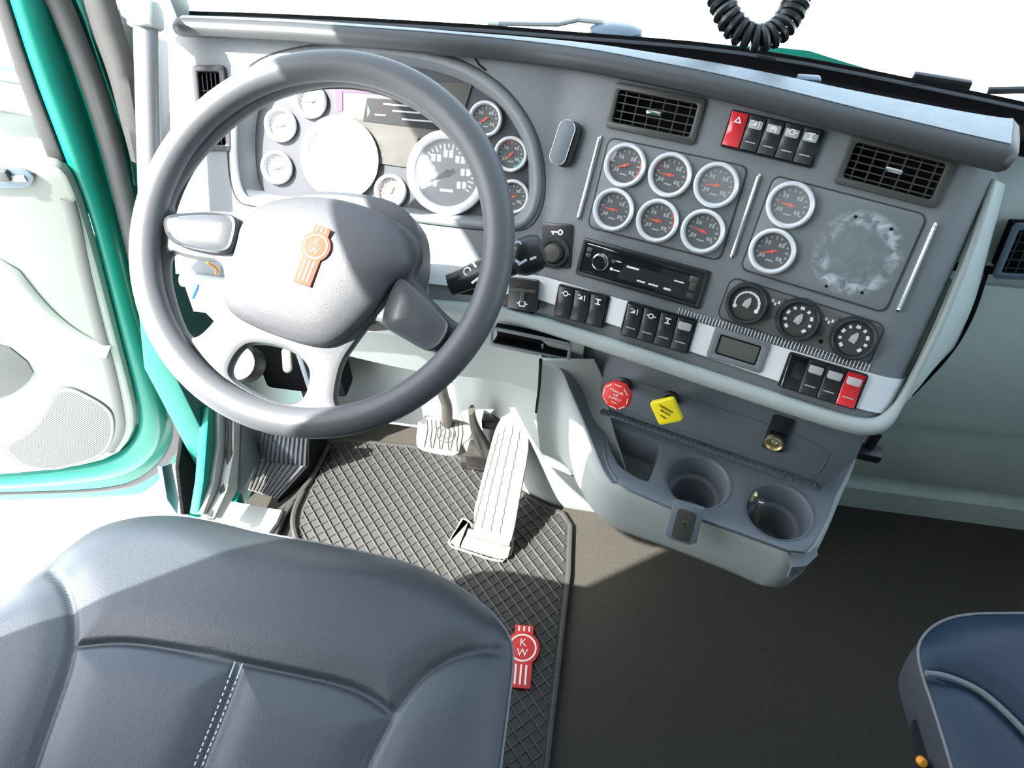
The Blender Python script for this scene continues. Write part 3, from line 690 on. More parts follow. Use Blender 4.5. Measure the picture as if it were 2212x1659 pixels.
# switch by the stalk end
c, w, h, a = quad_uv(FD, (1112, 598), (1175, 603), (1162, 674), (1098, 662), .002)
t = thing('dimmer_switch', 'black square switch with white lamp outline at the left end of the strip', 'switch', FD.at(c.x, c.y, .009, a))
b = B(); b.box((0, 0, -.006), (w*.9, h*.9, .012), .001); b.ob('bed', 'dash_dark', t)
b = B(); b.plate(rrect(w, h, .004), (), .006, .0015); b.ob('body', 'black_plastic', t)
b = B(); b.box((0, h*.14, .007), (w*.86, h*.10, .003), .001); b.box((0, -.002, .0065), (w*.16, h*.34, .003), .001); b.ob('slider', 'vent_plastic', t)
b = B(); o = [(-.006, 0), (-.0045, .0045), (.0045, .0045), (.006, 0), (.0045, -.0045), (-.0045, -.0045)]; b.plate([(x, y-h*.28) for x, y in o], [[(x*.68, y*.62-h*.28) for x, y in o]], .0004, 0, None, .006); b.box((-.007, -h*.28, .0062), (.003, .002, .0004)); b.box((.007, -h*.28, .0062), (.003, .002, .0004)); b.ob('lamp_icon', 'white_mark', t)

# ------------------------------------------------------------------ radio
c, w, h, a = quad_uv(FD, (1262, 513), (1541, 586), (1507, 668), (1244, 590))
t = thing('car_radio', 'black car stereo with round volume knob set in the centre dash', 'radio', FD.at(c.x, c.y, 0, a))
b = B(); b.plate(rrect(w, h, .003), [rrect(w-.012, h-.011, .002)], .004, .001); b.ob('surround', 'black_plastic', t)
b = B(); b.plate(rrect(w-.012, h-.011, .003), (), .004, .0012, None, -.002); b.ob('faceplate', 'black_gloss', t)
b = B(); b.box((.01, h*.28, .0024), (w*.70, .0030, .0008)); b.ob('disc_slot', 'dash_dark', t)
kx, ky = -w*.325, -.001
b = B(); b.lathe([(.0120, .0015), (.0120, .003), (.0105, .0035), (.0100, .0025)], 30, T(kx, ky, 0)); b.ob('knob_ring', 'chrome', t)
b = B(); b.lathe([(.0100, .0015), (.0096, .009), (.0085, .010), (0, .010)], 28, T(kx, ky, 0)); b.ob('volume_knob', 'black_gloss', t)
b = B(); b.plate([(-w*.17, -h*.30), (w*.33, -h*.30), (w*.33, h*.12), (-w*.13, h*.12)], (), .0006, 0, None, .002); ds = b.ob('display', 'lcd_dark', t)
b = B()
for x, y, l, th in ((-.012, h*.06, .018, .0026), (.004, -h*.22, .012, .0022), (.022, -h*.22, .014, .0022), (.042, -h*.225, .010, .0028), (.055, h*.04, .014, .0016), (-.036, -h*.12, .014, .0016), (-.036, h*.12, .012, .0012)):
    b.box((x, y, .0028), (l, th, .0004))
b.ob('lettering', 'white_mark', ds)
for x, y, l, hh, m in ((-w*.43, h*.22, .008, .006, 'vent_plastic'), (-w*.43, .004, .008, .005, 'vent_plastic'), (-w*.225, .005, .006, .005, 'vent_plastic'), (-w*.225, -.006, .004, .004, 'white_mark'), (w*.405, .002, .009, .014, 'vent_plastic'), (w*.40, h*.20, .012, .008, 'steel'), (w*.405, -h*.22, .010, .007, 'vent_plastic')):
    b = B(); b.box((x, y, .003), (l, hh, .003), .0008); b.ob('button', m, t)

# ------------------------------------------------------------------ heater controls
c, w, h, a = quad_uv(FD, (1581, 599), (1907, 703), (1878, 792), (1551, 685))
t = thing('climate_panel', 'grey heater control panel with three round black knobs', 'control panel', FD.at(c.x, c.y, 0, a)); Mi = t.matrix_world.inverted()
b = B(); b.plate(rrect(w, h, .010), (), .002, .0008); b.ob('plate', 'climate_grey', t)
b = B(); b.plate(rrect(w+.004, h+.004, .012), [rrect(w, h, .010)], .001, 0); b.ob('groove', 'groove_grey', t)
for (px, py), kd in (((1613, 657), 0), ((1724, 692), 1), ((1844, 733), 2)):
    k = Mi @ FD.P(*FD(px, py, .012)); Mk = T(k.x, k.y, 0)
    b = B(); b.lathe([(.0285, .001), (.0285, .006), (.0265, .013), (.0245, .015), (.0225, .013), (.0215, .008), (0, .008)], 36, Mk); kn = b.ob('knob', 'black_plastic', t)
    b = B(); b.lathe([(.0212, .0082), (0, .0088)], 30, Mk); b.ob('knob_face', 'vent_plastic', kn)
    b = B()
    if kd == 0:
        for i in range(13): aa = radians(200-215*i/12); b.box((.0155*cos(aa), .0155*sin(aa), .0092), (.0022+.0012*i/12, .0045, .0004), 0, None, RZ(aa))
        for aa in (radians(205), radians(-22)): b.lathe([(0, .0096), (.0028, .0094)], 10, T(.0155*cos(aa), .0155*sin(aa), 0))
        b.mesh((lambda m: m)(bpy.data.meshes.new('e')))
    else:
        for i in range(9):
            aa = radians(225-270*i/8); b.box((.0160*cos(aa), .0160*sin(aa), .0092), (.0040, .0035 if i % 2 else .0052, .0004), 0, None, RZ(aa))
    for v in b.bm.verts: v.co.x += k.x; v.co.y += k.y
    b.ob('knob_marks', 'white_mark', kn)
    b = B(); b.plate([(-.0042, -.005), (.0042, -.005), (.0045, .002), (.0015, .009), (-.0015, .009), (-.0045, .002)], (), .002, .0006, Mk @ RZ(radians(-15)), .0085); b.ob('pointer', 'lens_grey', kn)
for (px, py), ml in (((1673, 660), 1), ((1788, 700), 2)):
    k = Mi @ FD.P(*FD(px, py)); b = B(); b.box((k.x, k.y, .003), (.020, .028, .002), .0008); bt = b.ob('button', 'climate_grey', t)
    b = B()
    for i in range(3): b.box((k.x-.004+.004*i, k.y+.006-.003*(i % 2), .0043), (.0028, .004, .0004))
    b.ob('button_mark', 'white_mark', bt)
k = Mi @ FD.P(*FD(1773, 737)); b = B(); b.lathe([(0, .0035), (.0025, .003), (.003, .002)], 10, T(k.x, k.y, 0)); b.ob('sensor_hole', 'dash_dark', t)
# black pad holder between cluster and gauges
c = FD(1220, 310, .010); t = thing('phone_mount', 'small dark oval magnetic pad stuck between cluster and gauges', 'phone mount', FD.at(c.x, c.y, 0, radians(-4)))
b = B(); b.plate(rrect(.026, .062, .0125, 8, .004, 0), (), .010, .002); b.ob('base', 'black_plastic', t)
b = B(); b.plate(rrect(.025, .062, .0122, 8), [rrect(.0235, .0605, .0115, 8)], .0016, .0004, T(-.003, 0, .011)); b.ob('chrome_rim', 'chrome', t)
b = B(); b.plate(rrect(.0235, .0605, .0115, 8), (), .0012, .0003, T(-.003, 0, .011)); b.ob('pad', 'console_plastic', t)
# ================================================================== steering wheel
whl = thing('steering_wheel', 'large black four spoke steering wheel with red emblem on its hub', 'steering wheel', FW.M)
R0, r0 = .2115, .0178
b = B(); b.torus(R0, r0, 96, 18); b.ob('rim', 'wheel_rubber', whl)
WZ = -.008
Wp = lambda pts, w=WZ: [Vector((FW(*p, w).x, FW(*p, w).y, 0)) for p in pts]
H1 = Wp([(362, 452), (390, 462), (450, 452), (515, 455), (545, 446), (600, 425), (690, 420), (780, 438), (860, 478), (900, 510), (915, 550), (895, 590), (902, 612), (940, 655), (978, 692), (1000, 700), (1022, 680), (1044, 600), (1048, 520), (1040, 440), (1012, 350), (965, 285), (900, 230), (830, 195), (760, 178), (690, 178), (610, 196), (530, 236), (460, 296), (405, 362), (375, 410)])
H2 = Wp([(362, 540), (395, 552), (440, 560), (476, 563), (484, 610), (480, 655), (462, 690), (432, 722), (408, 730), (388, 700), (368, 640), (358, 590)])
H3 = Wp([(540, 740), (603, 748), (645, 768), (664, 791), (667, 815), (658, 852), (640, 872), (600, 868), (552, 850), (510, 826), (492, 805), (500, 780), (515, 757)])
H4 = Wp([(806, 688), (770, 735), (738, 780), (726, 830), (722, 866), (735, 886), (780, 880), (840, 852), (890, 820), (930, 785), (945, 768), (915, 748), (850, 716)])
b = B(); b.plate(circ(.203, 96), [chaikin(h, 2) for h in (H1, H2, H3, H4)], .020, .007, None, WZ-.018); b.ob('spokes', 'wheel_rubber', whl)
# dark moulded inserts on the two upper spokes
for px, hgt in (([(356, 470), (390, 463), (450, 460), (505, 464), (518, 480), (514, 510), (503, 545), (470, 548), (420, 540), (378, 528), (358, 505)], .0045), ([(862, 600), (880, 605), (930, 655), (972, 695), (972, 718), (950, 752), (925, 762), (870, 730), (826, 705), (828, 680), (845, 630)], .0055)):
    o = chaikin(Wp(px, .0), 2); b = B(); b.dome(o, [(1.0, -.004), (1.0, .003), (.96, .0065), (.85, hgt), (.55, hgt+.003), (.2, hgt+.0035)]); b.ob('spoke_insert', 'wheel_insert', whl)
# airbag pad
o = chaikin(Wp([(513, 530), (520, 490), (545, 455), (600, 430), (690, 422), (780, 440), (850, 478), (885, 520), (896, 560), (880, 592), (852, 612), (800, 680), (740, 738), (692, 752), (630, 737), (560, 712), (515, 690), (490, 668), (484, 640), (492, 590)], .0), 2)
b = B(); b.dome(o, [(1.0, -.030), (1.0, -.004), (.985, .004), (.95, .010), (.86, .017), (.70, .0225), (.45, .0265), (.2, .028)]); pad = b.ob('hub_pad', 'wheel_pad', whl)
o2 = [Vector((p.x*1.0, p.y, 0)) for p in o]
b = B(); b.dome([(p.x*.985, p.y*.985, 0) for p in o2], [(1, -.026), (1, -.006), (.97, -.003)]); b.ob('hub_back', 'wheel_rubber', whl)

def emblem(name, parent, M, s, col, tall=2.3, letter='cream', bulge=.12):
    """round badge with K over W, a crown of three short bars and a tail of three long ones"""
    a = radians(52); base = [(-.62, -.78), (-.62, -tall), (.62, -tall), (.62, -.78)]
    pts = [(-.62*s, -tall*s), (.62*s, -tall*s)] + [(s*cos(t), s*sin(t)) for t in [radians(-51 + (51+56)*i/10) for i in range(11)]] + [(.56*s, 1.38*s), (-.56*s, 1.38*s)] + [(s*cos(t), s*sin(t)) for t in [radians(124 + (231-124)*i/10) for i in range(11)]]
    b = B(); b.plate(pts, (), bulge*s, .04*s); e = b.ob(name, col, parent, M)
    z = bulge*s
    b = B(); b.plate(circ(.82*s, 40), [circ(.72*s, 40)], .03*s, 0, None, z)
    for body, y in (('K', .30), ('W', -.30)): b.text(body, .62*s, T(0, y*s, z+.015*s), .015*s)
    for x in (-.30, 0, .30):
        b.box((x*s, 1.14*s, z+.015*s), (.10*s, .30*s, .03*s)); b.box((x*s, (-.98-tall*.92)/2*s, z+.015*s), (.11*s, (tall*.92-.98)*s, .03*s))
    b.ob('emblem_marks', letter, e); return e
cW = FW(685, 535, .026); dW = FW(693, 495, .026) - FW(652, 602, .026)
mat('wheel_red', (.46, .075, .045), .6, spec=.12); mat('wheel_cream', (.62, .54, .47), .6, spec=.12)
emblem('emblem', whl, T(cW.x, cW.y, .0286) @ RZ(atan2(dW.y, dW.x)-pi/2), .0172, 'wheel_red', 2.6, 'wheel_cream')

# column with shroud and stalks
col_ = thing('steering_column', 'dark steering column shroud behind the wheel hub', 'steering column', FW.at(0, 0, -.05)); CIv = col_.matrix_world.inverted() @ FW.M
b = B(); sec = chaikin([(-.075, .045, 0), (-.06, .075, 0), (.05, .078, 0), (.098, .055, 0), (.112, .0, 0), (.105, -.055, 0), (.07, -.085, 0), (-.05, -.085, 0), (-.08, -.05, 0)], 2)
def ring(k, w, dx=0, dy=0): return [Vector((p.x*k+dx, p.y*k+dy, w)) for p in sec]
b.grid([ring(.5, -.045), ring(.92, -.046), ring(1.0, -.052), ring(1.02, -.10), ring(.9, -.135), ring(.72, -.14, 0, -.0)], True); b.ob('shroud', 'wheel_rubber', col_, CIv)
b = B(); b.grid([ring(.66, -.13), ring(.66, -.24, 0, .01), ring(.62, -.34, 0, .02)], True); b.ob('lower_cover', 'light_plastic', col_, CIv)
b = B(); b.lathe([(0, -.02), (.045, -.02), (.05, -.05)], 28); b.ob('hub_boss', 'alu', col_, CIv)
# tilt lever and knobs in the shade under the wheel
for (px, py), z, rr_, m in (((525, 785), .47, .034, 'black_plastic'), ((622, 778), .50, .0, 'vent_plastic')):
    p = atz(px, py, z)
    if rr_:
        t = thing('rotary_knob', 'dark round knob below the dash seen through the lower left of the wheel', 'knob', Matrix.Translation(p) @ RX(radians(40)))
        b = B(); b.lathe([(0, .02), (rr_*.9, .018), (rr_, .01), (rr_, -.02)], 24); b.ob('body', m, t)
        b = B(); b.box((-.012, 0, .020), (.006, .030, .004), .0015); b.ob('grip', 'vent_plastic', t)
    else:
        t = thing('tilt_lever', 'small pale oval lever under the wheel, seen between the lower spokes', 'lever', Matrix.Translation(p) @ RX(radians(40)) @ RZ(radians(12)))
        b = B(); b.plate(rrect(.018, .046, .0088, 6), (), .006, .002); b.ob('paddle', m, t)
        b = B(); b.tube([(0, .01, 0), (.01, .05, -.05), (.02, .10, -.1)], .005, 8); b.ob('rod', 'black_plastic', t)
# wiper and light stalk to the right
p0 = FW.P(*FW(972, 615, -.075)); p1 = FW.P(*FW(1172, 540, -.055)); ax = (p1-p0).normalized()
st = thing('column_stalk', 'black column stalk with white wiper and lamp symbols, pointing right behind the rim', 'stalk', Matrix.Translation(p0)); up = FW.c
FSt = Frame(p0, ax, FW.b); LL = (p1-p0).length
b = B(); n = 16; pts, rs = [], []
for i in range(n+1): t = i/n; pts.append(FSt.P(LL*.72*t, 0, 0)); rs.append(lerp(.0145, .0175, ss(t*1.5)))
b.tube(pts, rs, 16, flat=.75, up=FSt.c); SI = st.matrix_world.inverted(); b.ob('arm', 'black_plastic', st, SI)
b = B(); b.tube([FSt.P(LL*(.70+.30*k/5), 0, 0) for k in range(6)], [.0185, .0225, .0238, .0235, .0225, .019], 18, flat=.85, up=FSt.c); b.ob('twist_end', 'black_plastic', st, SI)
for u, v, s in ((.235, .004, .0055), (.80, .010, .0055)):
    b = B(); b.plate([p + Vector((LL*u, v, 0)) for p in circ(s, 16)], [[p + Vector((LL*u, v, 0)) for p in circ(s*.62, 14)]], .0006, 0, FSt.M, .0112 if u < .5 else .0178); b.ob('symbol', 'white_mark', st, SI)
for u, v, l, h_, an in ((.33, .006, .003, .016, .3), (.30, -.010, .014, .003, .3), (.35, -.008, .003, .008, -.5), (.73, .009, .008, .004, 0), (.90, .004, .004, .004, 0), (.80, -.012, .012, .003, .2), (.76, -.010, .003, .008, .6), (.91, -.012, .008, .003, 0)):
    b = B(); b.box((LL*u, v, .0116 if u < .5 else .0182), (l, h_, .0006), 0, FSt.M, RZ(an)); b.ob('symbol', 'white_mark', st, SI)
p2 = FW.P(*FW(978, 628, -.09)); p3 = FW.P(*FW(1032, 632, -.09))
tr = thing('tilt_stalk', 'thin short dark stalk with round tip beneath the column stalk', 'stalk', Matrix.Translation(p2)); b = B(); b.tube([p2, p3], .0045, 10); b.ob('rod', 'black_plastic', tr, tr.matrix_world.inverted())
b = B(); b.tube([p3, p3.lerp(p2, -.12), p3.lerp(p2, -.22)], [.008, .0095, .007], 12); b.ob('tip', 'black_plastic', tr, tr.matrix_world.inverted())
# strap hanging under the side vent is only a shadow in the photo; loose coloured wires beside the knee panel are real
for pts, m, lab in (([(428, 615), (424, 628), (416, 645)], 'blue_wire', 'short bright blue wire end hanging left of the steering column'), ([(448, 568), (462, 575), (470, 584), (466, 592)], 'orange', 'orange connector wire by the left knee panel, seen through the wheel')):
    b = B(); b.tube(chaikin([atx(*p, -.60) for p in pts], 2, False), .0022, 8); tag(b.ob('loose_wire', m), lab, 'wire')
# ================================================================== lower console with valves and cup holders
con = thing('centre_console', 'dark grey lower console with cup holder tray in a light grey shell', 'console', T(.19, .72, .45)); KI = con.matrix_world.inverted()
def K0(b, name, m, **k): return b.ob(name, m, con, KI, **k)
a = radians(16.5)
FC = Frame(atz(1250, 770, .62), (cos(a), -sin(a), 0), (.02, .07, 1))          # upright face with the valves
face = [FC(*p) for p in [(1238, 752), (1500, 850), (1862, 950), (1850, 990), (1768, 1062), (1560, 985), (1305, 893), (1278, 872), (1252, 815)]]
b = B(); b.plate([(p.x, p.y + (.02 if i < 3 else 0)) for i, p in enumerate(face)], (), .006, .001, None, -.006); b.ob('valve_panel', 'console_plastic', con, KI @ FC.M)
ins = [FC(*p) for p in [(1308, 800), (1420, 838), (1800, 960), (1778, 1015), (1755, 1028), (1500, 940), (1320, 880)]]
ins = chaikin(ins, 2); ic = sum(ins, Vector())/len(ins)
b = B(); b.plate([(p.x, p.y) for p in ins], [[(ic.x+(p.x-ic.x)*.99, ic.y+(p.y-ic.y)*.96) for p in ins]], .0012, .0004); b.ob('panel_bead', 'console_plastic', con, KI @ FC.M)
# tray: dark top following the photo's outline, with pocket and two cup wells
ZT = .50
tray_px = [(1284, 880), (1297, 940), (1309, 1004), (1330, 1035), (1363, 1058), (1444, 1093), (1509, 1119), (1590, 1147), (1672, 1177), (1702, 1188), (1738, 1192), (1760, 1172), (1790, 1115), (1806, 1071), (1836, 1013), (1850, 985), (1765, 1056), (1560, 982), (1320, 900)]
TR = [atz(*p, ZT) for p in tray_px]
c1, c2 = atz(1507, 1040, ZT), atz(1682, 1104, ZT)
Ra = .0475
pk = [atz(*p, ZT) for p in [(1302, 920), (1310, 918), (1425, 958), (1430, 968), (1404, 1035), (1396, 1040), (1355, 1020), (1328, 995)]]
notch = [atz(*p, ZT) for p in [(1440, 1092), (1436, 1085), (1470, 1090), (1515, 1105), (1512, 1120)]]
hole1 = circ(Ra, 40, c1.x, c1.y); hole2 = circ(Ra, 40, c2.x, c2.y)
b = B(); b.plate([(p.x, p.y) for p in TR], [[(p.x, p.y) for p in chaikin(pk, 1)], hole1, hole2], .008, .002, T(0, 0, ZT-.008)); K0(b, 'tray_top', 'console_plastic')
b = B(); p_, q_ = FC(1300, 888, .006), FC(1765, 1052, .006)
N = 90
for k in range(N):
    c_ = p_.lerp(q_, k/N); b.box((c_.x, c_.y, .006), (.0022, .007, .006), 0, FC.M)
K0(b, 'ribbed_bead', 'console_plastic', kind='stuff')
def well(c, name):
    b = B(); b.lathe([(Ra+.003, .001), (Ra, .0), (Ra-.002, -.004), (Ra*.88, -.036), (Ra*.86, -.039), (Ra*.74, -.040), (Ra*.70, -.043), (Ra*.66, -.095), (Ra*.62, -.098), (0, -.098)], 44, T(c.x, c.y, ZT)); return K0(b, name, 'console_plastic', sharp=50)
well(c1, 'cup_well'); well(c2, 'cup_well')
b = B(); lo = [Vector((p.x, p.y, ZT-.002)) for p in chaikin(pk, 1)]; cc = sum(lo, Vector())/len(lo)
b.grid([lo, [cc+(p-cc)*.86-Vector((0, 0, .05)) for p in lo]], True); b.cap([cc+(p-cc)*.86-Vector((0, 0, .05)) for p in lo]); K0(b, 'pocket', 'console_plastic')
# light shell under the tray
shell_t = [((1172, 772), .640), ((1206, 795), .615), ((1222, 838), .575), ((1240, 900), .53), ((1262, 960), .507), ((1290, 1020), .492), ((1330, 1055), .488), ((1400, 1078), .488), ((1500, 1112), .488), ((1600, 1150), .488), ((1668, 1178), .488), ((1705, 1196), .487), ((1740, 1200), .487), ((1768, 1176), .488), ((1798, 1112), .488), ((1815, 1068), .488), ((1838, 1018), .488), ((1850, 985), .50)]
ST_ = [atz(*p, z) for p, z in shell_t]
cs = Vector((.20, .72, 0)); 
def off(p, k, z, keep=1): return Vector((cs.x+(p.x-cs.x)*k, cs.y+(p.y-cs.y)*k, z))
def smooth(r): return chaikin(r, 2, False)
bot = .350
rows = [[p + Vector((0, .0, .004)) - (p-Vector((cs.x, cs.y, p.z))).normalized()*.010 for p in ST_], ST_]
for k, f in ((1.02, .15), (1.02, .5), (.99, .80), (.92, .95), (.78, 1.0)):
    rows.append([Vector((cs.x+(p.x-cs.x)*k, cs.y+(p.y-cs.y)*k, lerp(p.z, bot, f))) for p in ST_])
b = B(); b.grid([smooth(r) for r in rows]); K0(b, 'shell', 'light_plastic', sharp=60)
b = B(); b.cap([Vector((cs.x+(p.x-cs.x)*.78, cs.y+(p.y-cs.y)*.78, bot)) for p in ST_]); K0(b, 'shell_floor', 'console_plastic')
def rs(P, N):
    d = [0]
    for p, q in zip(P, P[1:]): d.append(d[-1]+(q-p).length)
    out = []; j = 0
    for k in range(N+1):
        t = d[-1]*k/N
        while j < len(d)-2 and d[j+1] < t: j += 1
        out.append(P[j].lerp(P[j+1], (t-d[j])/max(1e-9, d[j+1]-d[j])))
    return out
iw_a = chaikin([atz(*p, z) for p, z in (((1176, 772), .640), ((1212, 796), .617), ((1228, 840), .577), ((1250, 890), .54), ((1272, 945), .514), ((1300, 1015), .495), ((1322, 1044), .492))], 2, False)
iw_b = chaikin([FC.P(*FC(*p)) for p in ((1238, 752), (1246, 785), (1254, 815), (1270, 860))] + [atz(*p, ZT) for p in ((1290, 890), (1300, 940), (1312, 1000), (1335, 1034))], 2, False)
b = B(); iw_a, iw_b = rs(iw_a, 30), rs(iw_b, 30); b.grid([iw_a, [p.lerp(q, .5) + Vector((.004, 0, -.004)) for p, q in zip(iw_a, iw_b)], iw_b]); b.solidify(.003); K0(b, 'inner_wall', 'console_plastic')
# pouring notch in the front of the shell with a small screw
nc = atz(1473, 1125, .49); FN = Frame(nc, (cos(radians(14)), -sin(radians(14)), 0), (.1, .38, .9)); q = quad_uv(FN, (1460, 1074), (1524, 1100), (1506, 1164), (1434, 1148))
b = B(); MN = FN.at(q[0].x, q[0].y, .006, q[3]); w, h = q[1], q[2]
b.plate([(-w*.5, -h*.42), (-w*.30, -h*.55), (w*.30, -h*.55), (w*.5, -h*.42), (w*.46, h*.6), (-w*.46, h*.6)], (), .010, .003); b.ob('notch_block', 'console_plastic', con, KI @ MN)
b = B(); b.plate(rrect(w*.58, h*.9, .006), (), .0015, .0006, None, .0098); b.ob('notch_floor', 'vent_plastic', con, KI @ MN)
b = B(); b.lathe([(.0052, .010), (.0052, .0125), (.0036, .013), (.0030, .011), (0, .011)], 20, T(.002, .004, 0)); b.ob('screw', 'steel', con, KI @ MN)
# dark inlay running over the right front corner of the shell
il = [atz(*p, .4885) for p in ((1700, 1190), (1738, 1193), (1762, 1174))]; ib = [atz(*p, z) for p, z in (((1702, 1248), .462), ((1726, 1240), .462), ((1754, 1212), .468))]
b = B(); b.grid([il, [p.lerp(q, .5) + Vector((.004, -.006, .004)) for p, q in zip(il, ib)], ib]); b.solidify(.003); K0(b, 'corner_inlay', 'console_plastic')
# side pillar of the shell down to the floor
b = B(); pl = [((1168, 772), .640), ((1200, 800), .60), ((1218, 850), .54), ((1232, 920), .49), ((1254, 985), .41), ((1282, 1050), .28), ((1316, 1116), .02)]
pr = [((1240, 770), .640), ((1258, 800), .60), ((1270, 850), .55), ((1280, 905), .51), ((1310, 1000), .47), ((1330, 1060), .40), ((1360, 1120), .1)]
A_ = smooth([atz(*p, z) for p, z in pl]); C_ = smooth([atz(*p, z) + Vector((.03, .0, 0)) for p, z in pr])
b.grid([[p + Vector((.0, .10, 0)) for p in A_], A_, [p.lerp(q, .25) + Vector((0, -.004, .003)) for p, q in zip(A_, C_)], C_]); b.solidify(.004); K0(b, 'side_support', 'light_plastic')

# valves
def valve(px, py, bx, by, label, red):
    c = FC(bx, by); t = thing('parking_valve_knob', label, 'valve knob', FC.at(c.x, c.y, 0), 'air brake valve knobs'); Mi = t.matrix_world.inverted()
    b = B(); b.lathe([(.0125, 0), (.0125, .004), (.0105, .006), (.0095, .012), (.007, .013)], 24); b.ob('collar', 'black_plastic', t)
    # plunger leans towards where the knob is seen
    kp_ = Mi @ FC.P(*FC(px, py, .045)); n_ = Vector((kp_.x, kp_.y, .045))
    b = B(); b.tube([(0, 0, .006), tuple(n_*.9)], .0062, 14); b.ob('plunger', 'red_valve' if red else 'yellow_valve', t)
    Mk = Matrix.Translation(n_) @ RX(radians(-14 if red else -10)) @ RY(radians(-6))
    if red:
        o = [Vector((.0235*cos(radians(22.5+45*k)), .0235*sin(radians(22.5+45*k)), 0)) for k in range(8)]
        b = B(); b.plate(o, (), .012, .003, None, -.006); b.lathe([(.021, -.006), (.012, -.016)], 24); kn = b.ob('knob', 'red_valve', t, Mk)
        b = B(); b.text('TRAILER', .0058, T(0, .0085, .0063), .0002); b.text('AIR', .0058, T(0, .0025, .0063), .0002); b.text('SUPPLY', .0062, T(0, -.0038, .0063), .0002); b.text('PUSH', .004, T(0, -.0105, .0063), .0002)
        for k in range(8): aa = radians(45*k); b.box((.0190*cos(aa), .0190*sin(aa), .0062), (.0012, .0105, .0003), 0, None, RZ(aa))
        b.ob('lettering', 'cream', kn)
    else:
        b = B(); b.plate(rrect(.0385, .0385, .005), (), .010, .0025, RZ(radians(38)), -.005); b.lathe([(.018, -.005), (.011, -.014)], 24); kn = b.ob('knob', 'yellow_valve', t, Mk)
        b = B(); b.text('PARKING', .0052, T(0, .006, .0053) @ RZ(radians(-8)), .0002); b.text('BRAKE', .0052, T(0, -.0005, .0053) @ RZ(radians(-8)), .0002); b.text('PUSH', .0042, T(-.001, -.009, .0053) @ RZ(radians(-8)), .0002); b.ob('lettering', 'dash_dark', kn)
    return t
valve(1333, 853, 1349, 828, 'red eight sided push pull knob on the console below the silver strip', True)
valve(1440, 887, 1450, 858, 'yellow diamond push pull knob on the console below the silver strip', False)
# socket plate
q = quad_uv(FC, (1668, 893), (1716, 908), (1688, 978), (1647, 965), .002); t = thing('power_socket', 'black plate with round brass coloured power socket on the console', 'socket', FC.at(q[0].x, q[0].y, .001, q[3]))
w, h = q[1], q[2]
b = B(); b.plate(rrect(w, h, .004), (), .003, .001); b.ob('plate', 'black_plastic', t)
b = B(); b.lathe([(.0135, .003), (.0135, .007), (.0115, .008), (.0108, .004), (.004, .003), (0, .006)], 30, T(0, -h*.24, 0)); b.ob('ring', 'brass', t)
b = B(); b.box((0, h*.06, .006), (w*.7, .004, .005), .001); b.box((-w*.3, h*.06, .008), (.004, .004, .004), .001); b.box((w*.3, h*.06, .008), (.004, .004, .004), .001); b.ob('hinge', 'black_gloss', t)
# bottle opener / key standing in the right well
p0 = Vector((c2.x-.018, c2.y+.004, ZT-.10)); t = thing('metal_lever', 'shiny metal peg standing in the right cup holder', 'peg', Matrix.Translation(p0))
top_ = atz(1643, 1085, ZT-.01); bt_ = p0 + Vector((0, 0, .004)); b = B(); b.tube([bt_ - p0, (bt_.lerp(top_, .5)) - p0, top_ - p0], [.0050, .0055, .0060], 12); b.ob('shaft', 'brass', t)
b = B(); b.lathe([(0, .007), (.005, .005), (.007, 0), (.005, -.005)], 16, Matrix.Translation(top_-p0)); b.ob('tip', 'chrome', t)
q = atz(1622, 1070, ZT-.012); t = thing('coin', 'pale round coin leaning at the edge of the right cup holder', 'coin', Matrix.Translation(q) @ RX(radians(55)))
b = B(); b.lathe([(0, .001), (.0095, .001), (.0105, 0), (.0095, -.001), (0, -.001)], 24); b.ob('disc', 'brass', t)
# black hook under the right end of the lip
q = atz(1876, 978, .58); t = thing('cable_clip', 'black plastic clip under the right end of the dash lip', 'clip', Matrix.Translation(q) @ RZ(radians(-8)))
b = B(); b.box((0, 0, 0), (.034, .022, .016), .004); b.ob('block', 'black_plastic', t)
b = B(); b.box((-.002, .006, .024), (.014, .010, .036), .003); b.ob('stem', 'black_plastic', t)
import numpy as np
# ================================================================== rubber mat with diamond ribs
matp = [(742, 950), (900, 964), (985, 985), (1050, 1020), (1120, 1062), (1175, 1092), (1215, 1108), (1232, 1135), (1228, 1240), (1205, 1450), (1180, 1660), (1172, 1800), (560, 1800), (600, 1400), (636, 1150), (640, 1110), (668, 1045), (700, 975), (712, 957)]
MP = [atz(*p, .012) for p in matp]
floor_mat = thing('floor_mat', 'black rubber floor mat with diamond ribs and red emblem under the pedals', 'floor mat', T(-.30, .6, 0)); FI = floor_mat.matrix_world.inverted()
slot_px = [atz(*p, .012) for p in [(972, 1150), (1000, 1118), (1112, 1150), (1105, 1200), (1080, 1212), (985, 1182)]]
b = B(); b.plate([(p.x, p.y) for p in MP], (), .010, .003, T(0, 0, .001)); b.ob('base', 'mat_rubber', floor_mat, FI)
b = B(); cM = sum(MP, Vector())/len(MP)
b.tube([Vector((p.x, p.y, .011)) for p in MP], .006, 8, True, flat=.6, up=(0, 0, 1)); b.ob('border', 'mat_rubber', floor_mat, FI)
def clip(p, d, poly):
    """parts of an endless line inside a polygon"""
    ts = []; n = len(poly)
    for i in range(n):
        a, c = poly[i], poly[(i+1) % n]; ex, ey = c.x-a.x, c.y-a.y; den = d.x*ey - d.y*ex
        if abs(den) < 1e-9: continue
        t = ((a.x-p.x)*ey - (a.y-p.y)*ex)/den; s = ((a.x-p.x)*d.y - (a.y-p.y)*d.x)/den
        if 0 <= s < 1: ts.append(t)
    ts.sort(); return [(ts[i], ts[i+1]) for i in range(0, len(ts)-1, 2)]
inner = [Vector((cM.x+(p.x-cM.x)*.965, cM.y+(p.y-cM.y)*.975, 0)) for p in MP]
